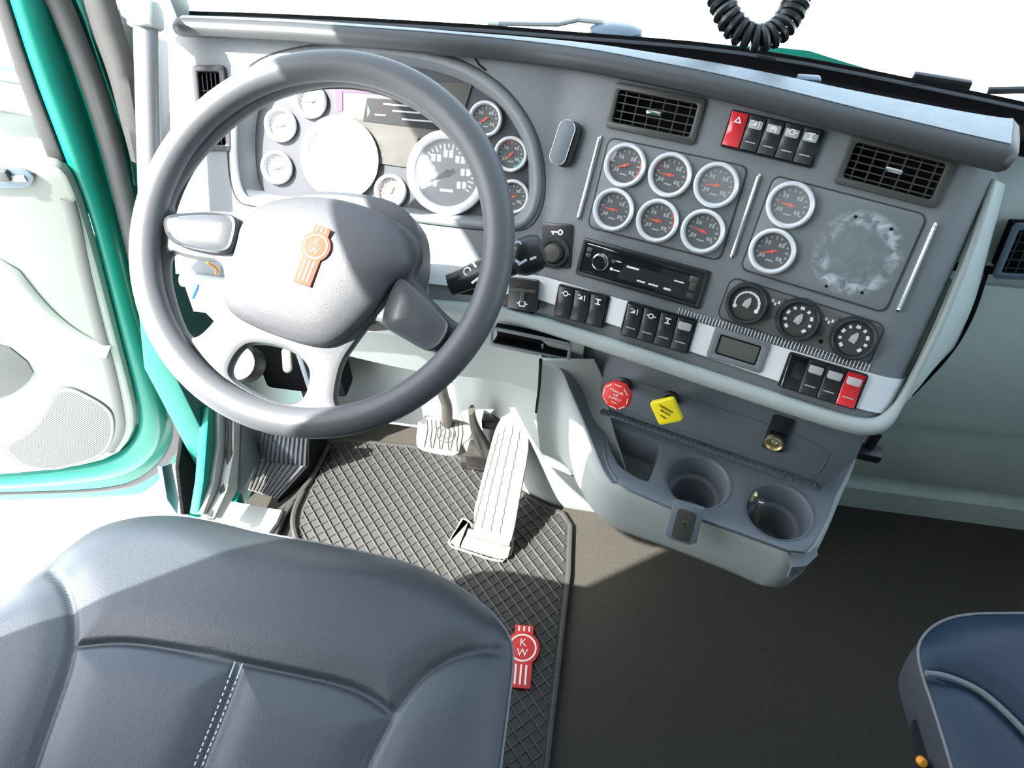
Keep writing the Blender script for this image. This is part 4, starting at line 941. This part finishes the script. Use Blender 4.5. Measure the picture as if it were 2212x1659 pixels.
for ang, sp, wd, ht, nm in ((-47, .0200, .0042, .0052, 'rib'), (44, .0200, .0032, .0036, 'cross_rib')):
    b = B(); d = Vector((cos(radians(ang)), sin(radians(ang)), 0)); nn_ = Vector((-d.y, d.x, 0))
    for k in range(-60, 61):
        p = cM + nn_*(k*sp); p.z = 0
        for t0, t1 in clip(p, d, inner):
            if t1-t0 < .01: continue
            m_ = p + d*((t0+t1)/2); l = t1-t0; z0 = .0105
            v = [(-l/2, -wd/2, 0), (l/2, -wd/2, 0), (l/2, wd/2, 0), (-l/2, wd/2, 0), (-l/2, -wd*.18, ht), (l/2, -wd*.18, ht), (l/2, wd*.18, ht), (-l/2, wd*.18, ht)]
            b._add(v, [(0, 1, 5, 4), (1, 2, 6, 5), (2, 3, 7, 6), (3, 0, 4, 7), (4, 5, 6, 7)], Matrix.Translation((m_.x, m_.y, z0)) @ RZ(radians(ang)))
    b.ob(nm + 's', 'mat_rib', floor_mat, FI, kind='stuff', sharp=10)
ec, et = atz(1128, 1396, .016), atz(1133, 1352, .016); eb = atz(1122, 1488, .016); dd = et-eb
s_ = (et-eb).length/3.68
emblem('emblem', floor_mat, FI @ Matrix.Translation((eb+dd*(2.3/3.68)).to_tuple()) @ RZ(atan2(dd.y, dd.x)-pi/2), s_, 'mat_red', 2.3, 'cream', .14)
# folded rubber edge left of the mat
b = B()
for pts in ([(706, 965), (672, 1035), (640, 1075), (600, 1105), (570, 1150), (545, 1200)], [(655, 1060), (632, 1110), (634, 1150), (650, 1190)], [(632, 1085), (608, 1120), (590, 1165)]):
    b.tube(chaikin([atz(*p, .018) for p in pts], 2, False), .007, 8, flat=.8)
b.ob('folded_edge', 'mat_rubber', floor_mat, FI, kind='stuff')

# accelerator treadle
g0, g1 = atz(1062, 1168, .055), Vector((0, 0, 0)); g1 = atz(1112, 905, .245)
gp = thing('accelerator_pedal', 'long ribbed accelerator treadle, white in the sun, hinged on the floor', 'pedal', Matrix.Translation(g0)); GI = gp.matrix_world.inverted()
FG = Frame(g0, (1, 0, 0), g1-g0)
o = [FG(*p) for p in [(1012, 1148), (1060, 960), (1072, 920), (1084, 902), (1112, 898), (1134, 906), (1143, 940), (1141, 985), (1128, 1050), (1108, 1165), (1098, 1180), (1060, 1176)]]
b = B(); b.plate([(p.x, p.y) for p in chaikin(o, 1)], (), .016, .004, None, -.014); b.ob('pad', 'pedal_rubber', gp, GI @ FG.M)
for q0, q1 in (((1040, 1140), (1092, 922)), ((1060, 1146), (1110, 915)), ((1080, 1150), (1125, 925)), ((1022, 1140), (1078, 935))):
    p, q = FG(*q0), FG(*q1); N = 22; d = (q-p); nn2 = Vector((-d.y, d.x, 0)).normalized()
    b = B(); b.tube([p + d*(i/N) + nn2*(.0012*(1 if i % 2 else -1)) + Vector((0, 0, .002)) for i in range(N+1)], .0011, 6); b.ob('groove', 'pedal_groove', gp, GI @ FG.M)
hb_ = [FG(*p, -.012) for p in [(1000, 1168), (1012, 1146), (1108, 1168), (1098, 1205), (1080, 1208), (995, 1182)]]
b = B(); b.plate([(p.x, p.y) for p in hb_], (), .02, .004, None, -.026); b.ob('hinge_block', 'pedal_alu', gp, GI @ FG.M)
b = B(); p, q = FG(1010, 1150, -.004), FG(1102, 1172, -.004); b.tube([p, q], .009, 14); b.ob('hinge_roll', 'pedal_alu', gp, GI @ FG.M)
bp_ = [atz(*p, .02) for p in [(966, 1172), (1000, 1118), (1012, 1122), (1030, 1140), (1112, 1160), (1106, 1196), (1086, 1214), (1060, 1210), (975, 1182)]]
hol = [atz(*p, .02) for p in [(974, 1172), (998, 1124), (1008, 1130), (990, 1176)]]
b = B(); b.plate([(p.x, p.y) for p in bp_], [[(p.x, p.y) for p in hol]], .008, .003, T(0, 0, .014)); b.ob('floor_plate', 'pedal_alu', gp, GI)
b = B(); b.plate([(p.x, p.y) for p in hol], (), .003, 0, T(0, 0, .0125)); b.ob('plate_gap', 'dash_dark', gp, GI)
# bracket and link behind the treadle
b = B(); b.tube(chaikin([atz(1018, 885, .30), atz(1022, 915, .24), atz(1036, 950, .18), atz(1052, 975, .12)], 2, False), [.012, .014, .018, .022, .02], 10, flat=.5); b.ob('link_arm', 'steel', gp, GI)
b = B(); q = atz(1045, 985, .07); b.box(q, (.075, .05, .05), .006); b.ob('bracket', 'steel', gp, GI)
b = B(); q = atz(1030, 1002, .025); b.box(q, (.075, .022, .03), .004); b.ob('stop_block', 'black_plastic', gp, GI)
b = B(); q = atz(1068, 905, .22); b.box(q, (.05, .04, .03), .005); b.ob('sensor_box', 'black_plastic', gp, GI)
# brake pedal
bc = atz(960, 938, .20); FB = Frame(bc, (1, .02, 0), (0, .62, .78)); bk = thing('brake_pedal', 'square ribbed brake pedal, white in the sun, hanging left of the accelerator', 'pedal', FB.M)
o = [FB(*p) for p in [(905, 897), (960, 902), (1006, 912), (1024, 924), (1016, 950), (1000, 958), (990, 985), (955, 984), (905, 972), (898, 955)]]
b = B(); b.plate([(p.x, p.y) for p in chaikin(o, 1)], (), .016, .005, None, -.010); b.ob('pad', 'pedal_rubber', bk)
for k in range(9):
    x = -.038 + k*.0095; b = B(); b.tube([(x + (.003 if k % 2 else -.003), -.032, .0065), (x, -.012, .0068), (x+.002, .008, .0068), (x-.001, .030, .0065)], .0011, 6); b.ob('groove', 'pedal_groove', bk)
b = B(); b.torus(.020, .0013, 24, 6, T(.004, .004, .0065)); b.torus(.011, .0012, 20, 6, T(.004, .004, .0065)); b.ob('ring_groove', 'pedal_groove', bk, kind='stuff')
ar = [FB.M.inverted() @ p for p in (bc + Vector((.0, .015, 0)), atz(968, 880, .30), atz(955, 850, .36), atz(950, 815, .44))]
b = B(); b.tube(chaikin(ar, 2, False), .012, 10, flat=.6); b.ob('arm', 'steel', bk)
# dead pedals at the far left: a ribbed footrest and a ribbed floor plate
fr_ = thing('foot_rest', 'dark ribbed footrest in the left corner of the footwell, partly sunlit', 'footrest', Matrix.Translation(atz(610, 1000, .05))); RI = fr_.matrix_world.inverted()
q0, q1, q2, q3 = atz(566, 932, .16), atz(668, 932, .16), atz(664, 1004, .055), atz(556, 992, .055)
b = B(); b._add([q0, q1, q2, q3], [(0, 1, 2, 3)]); b.solidify(.01); b.ob('upper_plate', 'console_plastic', fr_, RI)
for k in range(11):
    t = (k+.5)/11; p, q = q0.lerp(q1, t), q3.lerp(q2, t); n_ = (q1-q0).cross(q3-q0).normalized(); n_ = n_ if n_.z > 0 else -n_
    b = B(); b.tube([p + n_*.003, q + n_*.003], .0032, 6); b.ob('upper_rib', 'leather_fabric', fr_, RI)
q0, q1, q2, q3 = atz(556, 994, .05), atz(664, 1006, .05), atz(598, 1076, .02), atz(536, 1058, .02)
b = B(); b._add([q0, q1, q2, q3], [(0, 1, 2, 3)]); b.solidify(.01); b.ob('lower_plate', 'console_plastic', fr_, RI)
for k in range(9):
    t = (k+.5)/9; p, q = q0.lerp(q1, t), q3.lerp(q2, t); b = B(); b.tube([p + Vector((0, 0, .003)), q + Vector((0, 0, .003))], .0032, 6); b.ob('lower_rib', 'mat_rib', fr_, RI)
b = B(); e = [atz(*p, z) for p, z in (((664, 940), .16), ((705, 950), .012), ((668, 1030), .012), ((600, 1085), .012), ((598, 1076), .03), ((664, 1004), .055))]
b._add(e, [(0, 1, 2, 5), (2, 3, 4, 5)]); b.solidify(.004); b.ob('side_wall', 'dash_dark', fr_, RI)
# dark side panel of the footwell left of the footrest
struct(xplate('trim_14', 'console_plastic', [(528, 880), (575, 880), (566, 985), (526, 1058), (520, 1060)], -.728, .01))

# ================================================================== seats
def seat(name, label, outline_px, zsil, ztop, seams, skirt, m_panels, front_idx=None, dome=.05, stitch=(), piping=(), ped=0, m_side=None):
    """cushion: outline -> rings; height rises from the outline to the crown; seam grooves pressed in"""
    O = [atz(*p, zsil) if len(p) == 2 else atz(p[0], p[1], p[2]) for p in outline_px]
    O = [Vector((p.x, p.y, 0)) for p in O]; O = chaikin(O, 2)
    c = sum(O, Vector())/len(O); root = thing(name, label, 'seat', T(c.x, c.y, 0)); RI = root.matrix_world.inverted()
    P_ = O + [O[0]]; dd_ = [0]
    for p, q in zip(P_, P_[1:]): dd_.append(dd_[-1] + (q-p).length)
    NO = 420; O2 = []; j_ = 0
    for k in range(NO):
        t_ = dd_[-1]*k/NO
        while dd_[j_+1] < t_: j_ += 1
        O2.append(P_[j_].lerp(P_[j_+1], (t_-dd_[j_])/(dd_[j_+1]-dd_[j_])))
    O = O2
    SE = [chaikin([atz(*p, ztop-.01) for p in s], 2, False) for s in seams]
    sg = np.array([[a.x, a.y, b_.x, b_.y] for s in SE for a, b_ in zip(s, s[1:])])
    NR = 90; S_ = (1 - np.arange(NR+1)/NR*.995)[:, None]; ox = np.array([p.x for p in O])[None]; oy = np.array([p.y for p in O])[None]
    X = c.x + (ox-c.x)*S_; Y = c.y + (oy-c.y)*S_; Dd = (1-S_)*np.sqrt((ox-c.x)**2 + (oy-c.y)**2)
    best = np.full(X.shape, 1e9)
    for ax_, ay_, bx_, by_ in sg:
        dx, dy = bx_-ax_, by_-ay_; l2 = dx*dx+dy*dy+1e-12; t_ = np.clip(((X-ax_)*dx+(Y-ay_)*dy)/l2, 0, 1)
        best = np.minimum(best, (X-ax_-t_*dx)**2 + (Y-ay_-t_*dy)**2)
    d_ = np.sqrt(best); G = -.0055*np.exp(-(d_/.0045)**2) - .006*np.exp(-(d_/.024)**2)
    Z = zsil + (ztop-zsil)*(1-(1-np.minimum(1, Dd/dome))**2.2) + G*np.minimum(1, Dd/.02)
    rows = [[Vector((X[k, i], Y[k, i], Z[k, i])) for i in range(NO)] for k in range(NR+1)]
    b = B(); b.grid(rows, True); b.cap(rows[-1]); b.ob('cushion', m_panels, root, RI, sharp=80)
    b = B(); rr_ = [O_ for O_ in ([Vector((p.x, p.y, zsil)) for p in O], [Vector((c.x+(p.x-c.x)*1.004, c.y+(p.y-c.y)*1.004, zsil-.02)) for p in O], [Vector((c.x+(p.x-c.x)*.985, c.y+(p.y-c.y)*.985, zsil-skirt*.6)) for p in O], [Vector((c.x+(p.x-c.x)*.93, c.y+(p.y-c.y)*.93, zsil-skirt)) for p in O])]
    b.grid(rr_, True); b.cap(rr_[-1]); b.ob('side_band', m_side or m_panels, root, RI, sharp=80)
    b = B(); b.box((c.x + ped, c.y-.06, (zsil-skirt)/2), (.26, .34, zsil-skirt-.004), .02); b.ob('pedestal', 'dash_dark', root, RI)
    def zat(x, y):                                    # crown height for laying stitches
        return ztop
    for pts in stitch:
        P = chaikin([atz(*p, ztop-.004) for p in pts], 1, False); L_ = sum((q-p).length for p, q in zip(P, P[1:])); b = B(); n = int(L_/.0055); 
        for k in range(n):
            t = k/n*(len(P)-1); i = min(int(t), len(P)-2); q = P[i].lerp(P[i+1], t-i); d = (P[i+1]-P[i]).normalized()
            b.box((q.x, q.y, ztop+.0003), (.0036, .0011, .0012), 0, None, RZ(atan2(d.y, d.x)))
        b.ob('stitching', 'stitch', root, RI, kind='stuff')
    return root, RI, O, c
drv = [(-250, 1480, .575), (-120, 1390, .575), (0, 1316, .58), (60, 1262, .58), (100, 1226, .585), (150, 1180, .585), (210, 1138, .585), (290, 1116, .585), (380, 1112, .585), (470, 1128, .585), (560, 1152, .585), (680, 1172, .585), (800, 1196, .585), (900, 1222, .585), (990, 1266, .585), (1060, 1322, .585), (1098, 1372, .585), (1106, 1420, .585), (1094, 1520, .585), (1078, 1640, .585), (1060, 1800, .585), (1000, 2300, .585), (100, 2400, .585), (-300, 2100, .585), (-330, 1700, .585)]
seams = [[(100, 1226), (140, 1265), (160, 1320), (163, 1385), (150, 1450), (118, 1540), (75, 1659), (20, 1850), (0, 2100)],
         [(163, 1398), (250, 1388), (340, 1396), (515, 1432), (640, 1458), (740, 1480), (800, 1505), (850, 1545)],
         [(850, 1545), (880, 1500), (925, 1452), (985, 1418), (1050, 1400), (1104, 1395)],
         [(850, 1545), (820, 1600), (790, 1660), (740, 1800), (700, 2100)],
         [(518, 1437), (475, 1550), (430, 1659), (380, 1800)]]
dseat, DSI, DO, dc = seat('driver_seat', 'dark blue grey leather driver seat cushion in front of the steering wheel', drv, .585, .612, seams, .13, 'leather', dome=.07,
    stitch=([(509, 1437), (466, 1550), (421, 1659), (371, 1800)], [(525, 1440), (483, 1552), (438, 1659), (388, 1800)]))
b = B(); e = [p for p in DO]; b.tube([Vector((p.x, p.y, .581)) + (p-dc).normalized()*.002 for p in e], .0022, 6, True); b.ob('piping', 'piping_grey', dseat, DSI)
pas = [(1984, 1400, .56), (2004, 1366, .56), (2040, 1342, .56), (2090, 1330, .56), (2160, 1328, .56), (2300, 1328, .56), (2500, 1350, .56), (2620, 1420, .56), (2680, 1700, .56), (2650, 2200, .56), (2200, 2300, .56), (2120, 1900, .56), (2066, 1680, .56), (2024, 1540, .56), (1992, 1450, .56)]
pseams = [[(1990, 1452), (2040, 1460), (2110, 1490), (2160, 1530), (2225, 1596), (2330, 1720)]]
pseat, PSI, PO, pc = seat('passenger_seat', 'navy blue leather passenger seat corner at the lower right edge', pas, .56, .575, pseams, .085, 'leather_blue', dome=.05, ped=.3, m_side='leather_fabric')
b = B(); b.tube([Vector((p.x, p.y, .560)) + (p-pc).normalized()*.002 for p in PO], .0018, 6, True); b.ob('piping', 'piping_grey', pseat, PSI)
b = B(); b.tube(chaikin([atz(*p, .574) for p in [(2000, 1454), (2040, 1458), (2110, 1486), (2160, 1526), (2225, 1592), (2330, 1716)]], 3, False), .0035, 8); b.ob('welt', 'piping_grey', pseat, PSI)
b = B(); cp = [atz(*p, .50) for p in [(1966, 1560), (1982, 1556), (1998, 1610), (2012, 1700), (1994, 1700), (1974, 1630)]]
b.plate([(p.y, p.z + (p.x-cp[0].x)*.2 + i*0, 0) for i, p in enumerate(cp)], (), .01) if False else b._add([p for p in cp], [tuple(range(len(cp)))]); b.solidify(.008); b.ob('control_plate', 'black_plastic', pseat, PSI)
q = atz(1992, 1646, .515); b = B(); b.lathe([(0, .005), (.004, .0045), (.0055, .002), (.0055, -.004)], 20, Matrix.Translation(q) @ RX(radians(40))); b.ob('knob', 'orange', pseat, PSI, label='orange knob')
# ================================================================== driver's door, swung open
dn = Vector((.20, -.98, 0)).normalized()
hp = aty(340, 900, .93)
FO = Frame(hp, (.98, .20, 0), (0, 0, 1))                                      # c axis faces the cab/rear
door = bpy.data.objects.new('door_1', None); COL.objects.link(door); door.matrix_world = Matrix.Translation(hp); door.empty_display_size = .02; struct(door); door['label'] = 'open teal truck door with pale inner panel at the left'; OI = door.matrix_world.inverted()
def dpts(pts, w=0): return [Vector((FO(*p, w).x, FO(*p, w).y, 0)) for p in pts]
def dplate(name, m, px, w, d, bev=.003, holes=(), n=2, parent=door, **k):
    b = B(); o = chaikin(dpts(px, w), n) if n else dpts(px, w); b.plate(o, [chaikin(dpts(h, w), 1) for h in holes], d, bev, None, w-d)
    return b.ob(name, m, parent, (OI @ FO.M) if parent is door else None, **k)
LX = -420
# outer skin
dplate('outer_skin', 'teal_paint', [(LX, 1092), (0, 1082), (200, 1076), (302, 1070), (330, 1052), (395, 985), (452, 908), (458, 894), (440, 884), (400, 900), (382, 840), (330, 650), (262, 420), (192, 200), (118, -60), (60, -60), (150, 330), (230, 560), (LX, 700)], -.055, .02, n=1)
# teal frame that carries the seals
frame_o = [(LX, 1076), (0, 1060), (150, 1050), (240, 1040), (300, 1020), (338, 985), (352, 940), (346, 890), (330, 830), (305, 750), (280, 660), (255, 560), (232, 470), (212, 400), (180, 290), (140, 180), (100, 60), (70, -60)]
frame_i = [(-10, -60), (14, 0), (45, 100), (80, 200), (115, 290), (143, 365), (165, 405), (190, 470), (215, 560), (240, 660), (265, 760), (288, 850), (300, 905), (292, 955), (255, 1000), (150, 1022), (0, 1036), (LX, 1050)]
b = B(); A_ = chaikin(dpts(frame_o[::-1], -.012), 2, False); C_ = chaikin(dpts(frame_i, -.0), 2, False)
N = 60
def resamp(P, N):
    d = [0]
    for p, q in zip(P, P[1:]): d.append(d[-1]+(q-p).length)
    out = []; j = 0
    for k in range(N+1):
        t = d[-1]*k/N
        while j < len(d)-2 and d[j+1] < t: j += 1
        s = (t-d[j])/max(1e-9, d[j+1]-d[j]); out.append(P[j].lerp(P[j+1], s))
    return out
A_ = resamp(A_, N); C_ = resamp(C_, N)
def zz(P, z): return [Vector((p.x, p.y, z)) for p in P]
def mix(P, Q, t, z): return [Vector((lerp(p.x, q.x, t), lerp(p.y, q.y, t), z)) for p, q in zip(P, Q)]
b.grid([zz(A_, -.050), zz(A_, -.030), mix(A_, C_, .10, -.014), mix(A_, C_, .25, -.005), mix(A_, C_, .6, .0), mix(A_, C_, .92, -.003), zz(C_, -.012), zz(C_, -.03)]); b.ob('frame', 'teal_paint', door, OI @ FO.M, sharp=60)
# dark seal along the frame's edge
sl = [(90, -60), (124, 0), (162, 90), (204, 200), (240, 320), (268, 440), (290, 540), (318, 650), (345, 760), (366, 850), (384, 905), (384, 950), (358, 1000), (300, 1044), (240, 1058), (150, 1064), (0, 1068), (LX, 1080)]
sp = chaikin(dpts(sl, -.03), 2, False)
b = B(); nS = len(sp); b.tube([Vector((p.x, p.y, -.032)) for p in sp], [lerp(.019, .016, i/nS) if i < nS*.55 else lerp(.016, .006, min(1, (i/nS-.55)/.3)) for i in range(nS)], 12, flat=.6, up=(0, 0, 1)); b.ob('edge_seal', 'seal_rubber', door, OI @ FO.M)
# inner trim panel
trim = [(LX, 330), (0, 338), (105, 350), (140, 372), (158, 408), (180, 470), (206, 560), (232, 660), (258, 760), (282, 850), (292, 905), (284, 948), (248, 990), (150, 1014), (0, 1028), (LX, 1042)]
pk_ = [(LX, 660), (0, 735), (78, 797), (55, 832), (15, 858), (-30, 864), (LX, 880)]
dplate('trim_panel', 'door_trim', trim, .018, .03, .010, n=1)
# raised swell and recess lines of the trim
b = B(); g = chaikin(dpts([(146, 432), (160, 480), (178, 570), (205, 680), (236, 790), (256, 880), (262, 930), (235, 975)], .018), 2, False); b.tube([Vector((p.x, p.y, .0185)) for p in g], .012, 10, flat=.3, up=(0, 0, 1)); b.ob('edge_groove', 'pocket_grey', door, OI @ FO.M)  # dark strip paints in the shade along the recess edge
b = B(); ar = [(LX, 470), (0, 560), (60, 640), (120, 700), (190, 745), (235, 760)]; A2 = chaikin(dpts(ar, .018), 2, False); b.tube([Vector((p.x, p.y, .014)) for p in A2], .026, 12, flat=.5, up=(0, 0, 1)); b.ob('armrest_swell', 'door_trim', door, OI @ FO.M)
dplate('map_pocket', 'pocket_grey', pk_, .0205, .003, .001, n=1)
gr = [(122, 842), (150, 838), (180, 850), (232, 880), (246, 905), (244, 950), (222, 985), (170, 1003), (110, 1018), (50, 1010), (18, 985), (5, 965), (60, 940), (100, 890)]
dplate('speaker_grille', 'door_grille', gr, .022, .004, .0015, n=2)
b = B(); go = chaikin(dpts(gr, .022), 2); b.tube([Vector((p.x, p.y, .0195)) for p in go], .0025, 6, True); b.ob('grille_ring', 'pocket_grey', door, OI @ FO.M)
b = B(); gpoly = [Vector((p.x, p.y, 0)) for p in go]; gc = sum(gpoly, Vector())/len(gpoly); dg_ = Vector((cos(radians(118)), sin(radians(118)), 0)); ng = Vector((-dg_.y, dg_.x, 0))
for k in range(-40, 41):
    p = gc + ng*(k*.0062)
    for t0, t1 in clip(p, dg_, [gc+(q-gc)*.94 for q in gpoly]):
        m_ = p + dg_*((t0+t1)/2); b.box((m_.x, m_.y, .0223), (t1-t0, .0018, .0016), 0, None, RZ(radians(118)))
b.ob('grille_ribs', 'door_trim', door, OI @ FO.M, kind='stuff')
# switch plate
dplate('switch_plate', 'pale_blue', [(-90, 360), (0, 362), (55, 368), (72, 380), (74, 388), (64, 404), (40, 408), (-90, 406)], .026, .006, .002, n=1)
b = B(); q = FO(8, 376, .026); b.box((q.x, q.y, .030), (.022, .020, .012), .004); b.ob('switch', 'pocket_grey', door, OI @ FO.M)
b = B(); q = FO(42, 385, .026); b.box((q.x, q.y, .027), (.022, .012, .004), .0015); b.ob('switch', 'pale_trim', door, OI @ FO.M)
# window: seal strip and pane
gl_i = [(-34, -60), (-5, 40), (30, 150), (70, 260), (110, 365), (132, 372), (142, 362), (115, 290), (80, 200), (45, 100), (14, 0), (-8, -60)]
dplate('window_seal', 'seal_rubber', gl_i, .0, .02, .004, n=0)
dplate('window_pane', 'pane', [(LX, 345), (110, 362), (70, 260), (30, 150), (-5, 40), (-34, -60), (LX, -60)], -.012, .004, 0, n=0)
# mirror arms on the outside, seen through the door window
t = thing('mirror_bracket', 'pale grey green mirror arms outside, seen through the open door window', 'mirror', Matrix.Translation(aty(0, 200, 1.6))); TI = t.matrix_world.inverted()
for px, rr_, m in (([(-300, 150), (0, 158), (60, 168)], .030, 'mirror_grey'), ([(-300, 205), (0, 225), (110, 245)], .026, 'pale_blue'), ([(-300, 250), (0, 262), (130, 288)], .034, 'mirror_grey')):
    b = B(); b.tube([aty(*p, 1.6) for p in px], rr_, 12, flat=.6); b.ob('arm', m, t, TI)
b = B(); q = aty(60, 268, 1.58); b.box(q, (.14, .05, .06), .012); b.ob('joint', 'mirror_grey', t, TI)
# grab handle
g0, g1 = CAM + ray(314, 40)*.97, CAM + ray(322, 345)*1.015; low = g1 + (g1-g0)*.75
gh = thing('grab_handle', 'upright pale grey grab handle with round top cap on the left pillar', 'grab handle', Matrix.Translation(g0)); HI = gh.matrix_world.inverted()
b = B(); b.tube([g0, g1, low], .0155, 20); b.ob('tube', 'pole_grey', gh, HI)
ax_ = (g0-g1).normalized(); b = B(); b.tube([g0 - ax_*.012, g0 - ax_*.010, g0 + ax_*.010, g0 + ax_*.020, g0 + ax_*.024], [.0205, .0225, .0225, .019, .010], 24); b.ob('cap', 'pale_trim', gh, HI)
b = B(); b.tube([g0 + ax_*.01, g0 + ax_*.012 + Vector((-.03, .03, 0))], .016, 14); b.ob('mount', 'pale_trim', gh, HI)
b = B(); b.tube([low, low + Vector((-.02, .04, 0))], .018, 14); b.ob('mount', 'pale_trim', gh, HI)

# ================================================================== beyond the windscreen
hood = thing('truck_hood', 'thin teal edge of the hood beyond the windscreen base', 'hood', T(.3, 1.6, .6)); UI = hood.matrix_world.inverted()
rowsH = []
for y, dz in ((0, -.05), (.03, -.018), (.25, -.16), (.8, -.48), (1.5, -.95), (1.9, -1.6)):
    r = []
    for i in range(21):
        t = i/20*(len(WB)-2); j = min(int(t), len(WB)-2); q = WB[j].lerp(WB[j+1], t-j); raised = .012*math.exp(-((q.x-.25)/.07)**2) if y == .03 else 0
        r.append(Vector((q.x*(1-.1*y), q.y+.03+y, WBZ+dz + raised - .10*max(0, abs(q.x-.3)-.35))))
    rowsH.append(r)
b = B(); b.grid(rowsH); b.solidify(.006); b.ob('panel', 'teal_paint', hood, UI)
w0 = [atz(*p, WBZ+.005) for p in [(1070, 68), (1200, 70), (1245, 60), (1300, 66)]]
wp_ = thing('windscreen_wiper', 'grey wiper arm with rounded pivot cover behind the top edge of the dash', 'wiper', Matrix.Translation(w0[0])); VI = wp_.matrix_world.inverted()
b = B(); b.tube([p + Vector((0, .03, 0)) for p in w0], .004, 8); b.ob('arm', 'grey_mark', wp_, VI)
q = atz(1328, 82, WBZ) + Vector((0, .03, -.004)); b = B(); b.lathe([(0, .012), (.02, .010), (.032, .005), (.034, -.01)], 24, Matrix.Translation(q) @ Matrix.Diagonal((1.25, .8, .9, 1))); b.ob('pivot_cover', 'pale_blue', wp_, VI)
b = B(); p, q = atz(1050, 66, WBZ), atz(1090, 70, WBZ); b.tube([p + Vector((0, .02, 0)), q + Vector((0, .02, 0))], .006, 8); b.ob('blade_end', 'grey_mark', wp_, VI)
q = atz(2030, 190, WBZ); t = thing('windscreen_bracket', 'small black bracket at the right part of the windscreen base', 'bracket', Matrix.Translation(q) @ RZ(radians(-12)))
b = B(); b.box((0, .01, .004), (.075, .012, .016), .004); b.ob('foot', 'black_plastic', t)
b = B(); b.tube([(.06, .015, .0), (.13, .02, .012), (.22, .02, .010)], .005, 8); b.ob('arm', 'black_plastic', t)
# coiled cord hanging from the roof
tt = .95
cp_ = [(1500, -420), (1515, -250), (1532, -120), (1550, -30), (1568, 30), (1594, 66), (1634, 88), (1678, 72), (1708, 34), (1728, -14), (1745, -100), (1765, -250), (1785, -420)]
cp3 = [CAM + ray(*p)*tt for p in cp_]; up_ = lambda p, z: Vector((p.x, p.y + .06*(z-p.z), z))
cp3 = [up_(cp3[0], 2.06), up_(cp3[0], 1.6)] + cp3 + [up_(cp3[-1], 1.6), up_(cp3[-1], 2.06)]
cl = resamp(chaikin(cp3, 3, False), 2600)
Ls = sum((q-p).length for p, q in zip(cl, cl[1:])); pitch = .0108; turns = Ls/pitch; hel = []
nrm = Vector((0, -1, 0)); per = 16; NN = int(turns*per)
for k in range(NN+1):
    t = k/NN*(len(cl)-1); i = min(int(t), len(cl)-2); p = cl[i].lerp(cl[i+1], t-i); d = (cl[min(i+9, len(cl)-1)]-cl[max(i-9, 0)]).normalized()
    nrm = (nrm - d*nrm.dot(d)).normalized(); bi = d.cross(nrm); a = 2*pi*k/per; hel.append(p + nrm*(.0140*cos(a)) + bi*(.0140*sin(a)))
b = B(); b.tube(hel, .0050, 6, up=None); tag(b.ob('coiled_cord', 'black_plastic'), 'black coiled radio cord hanging in a loop in front of the windscreen', 'cord')
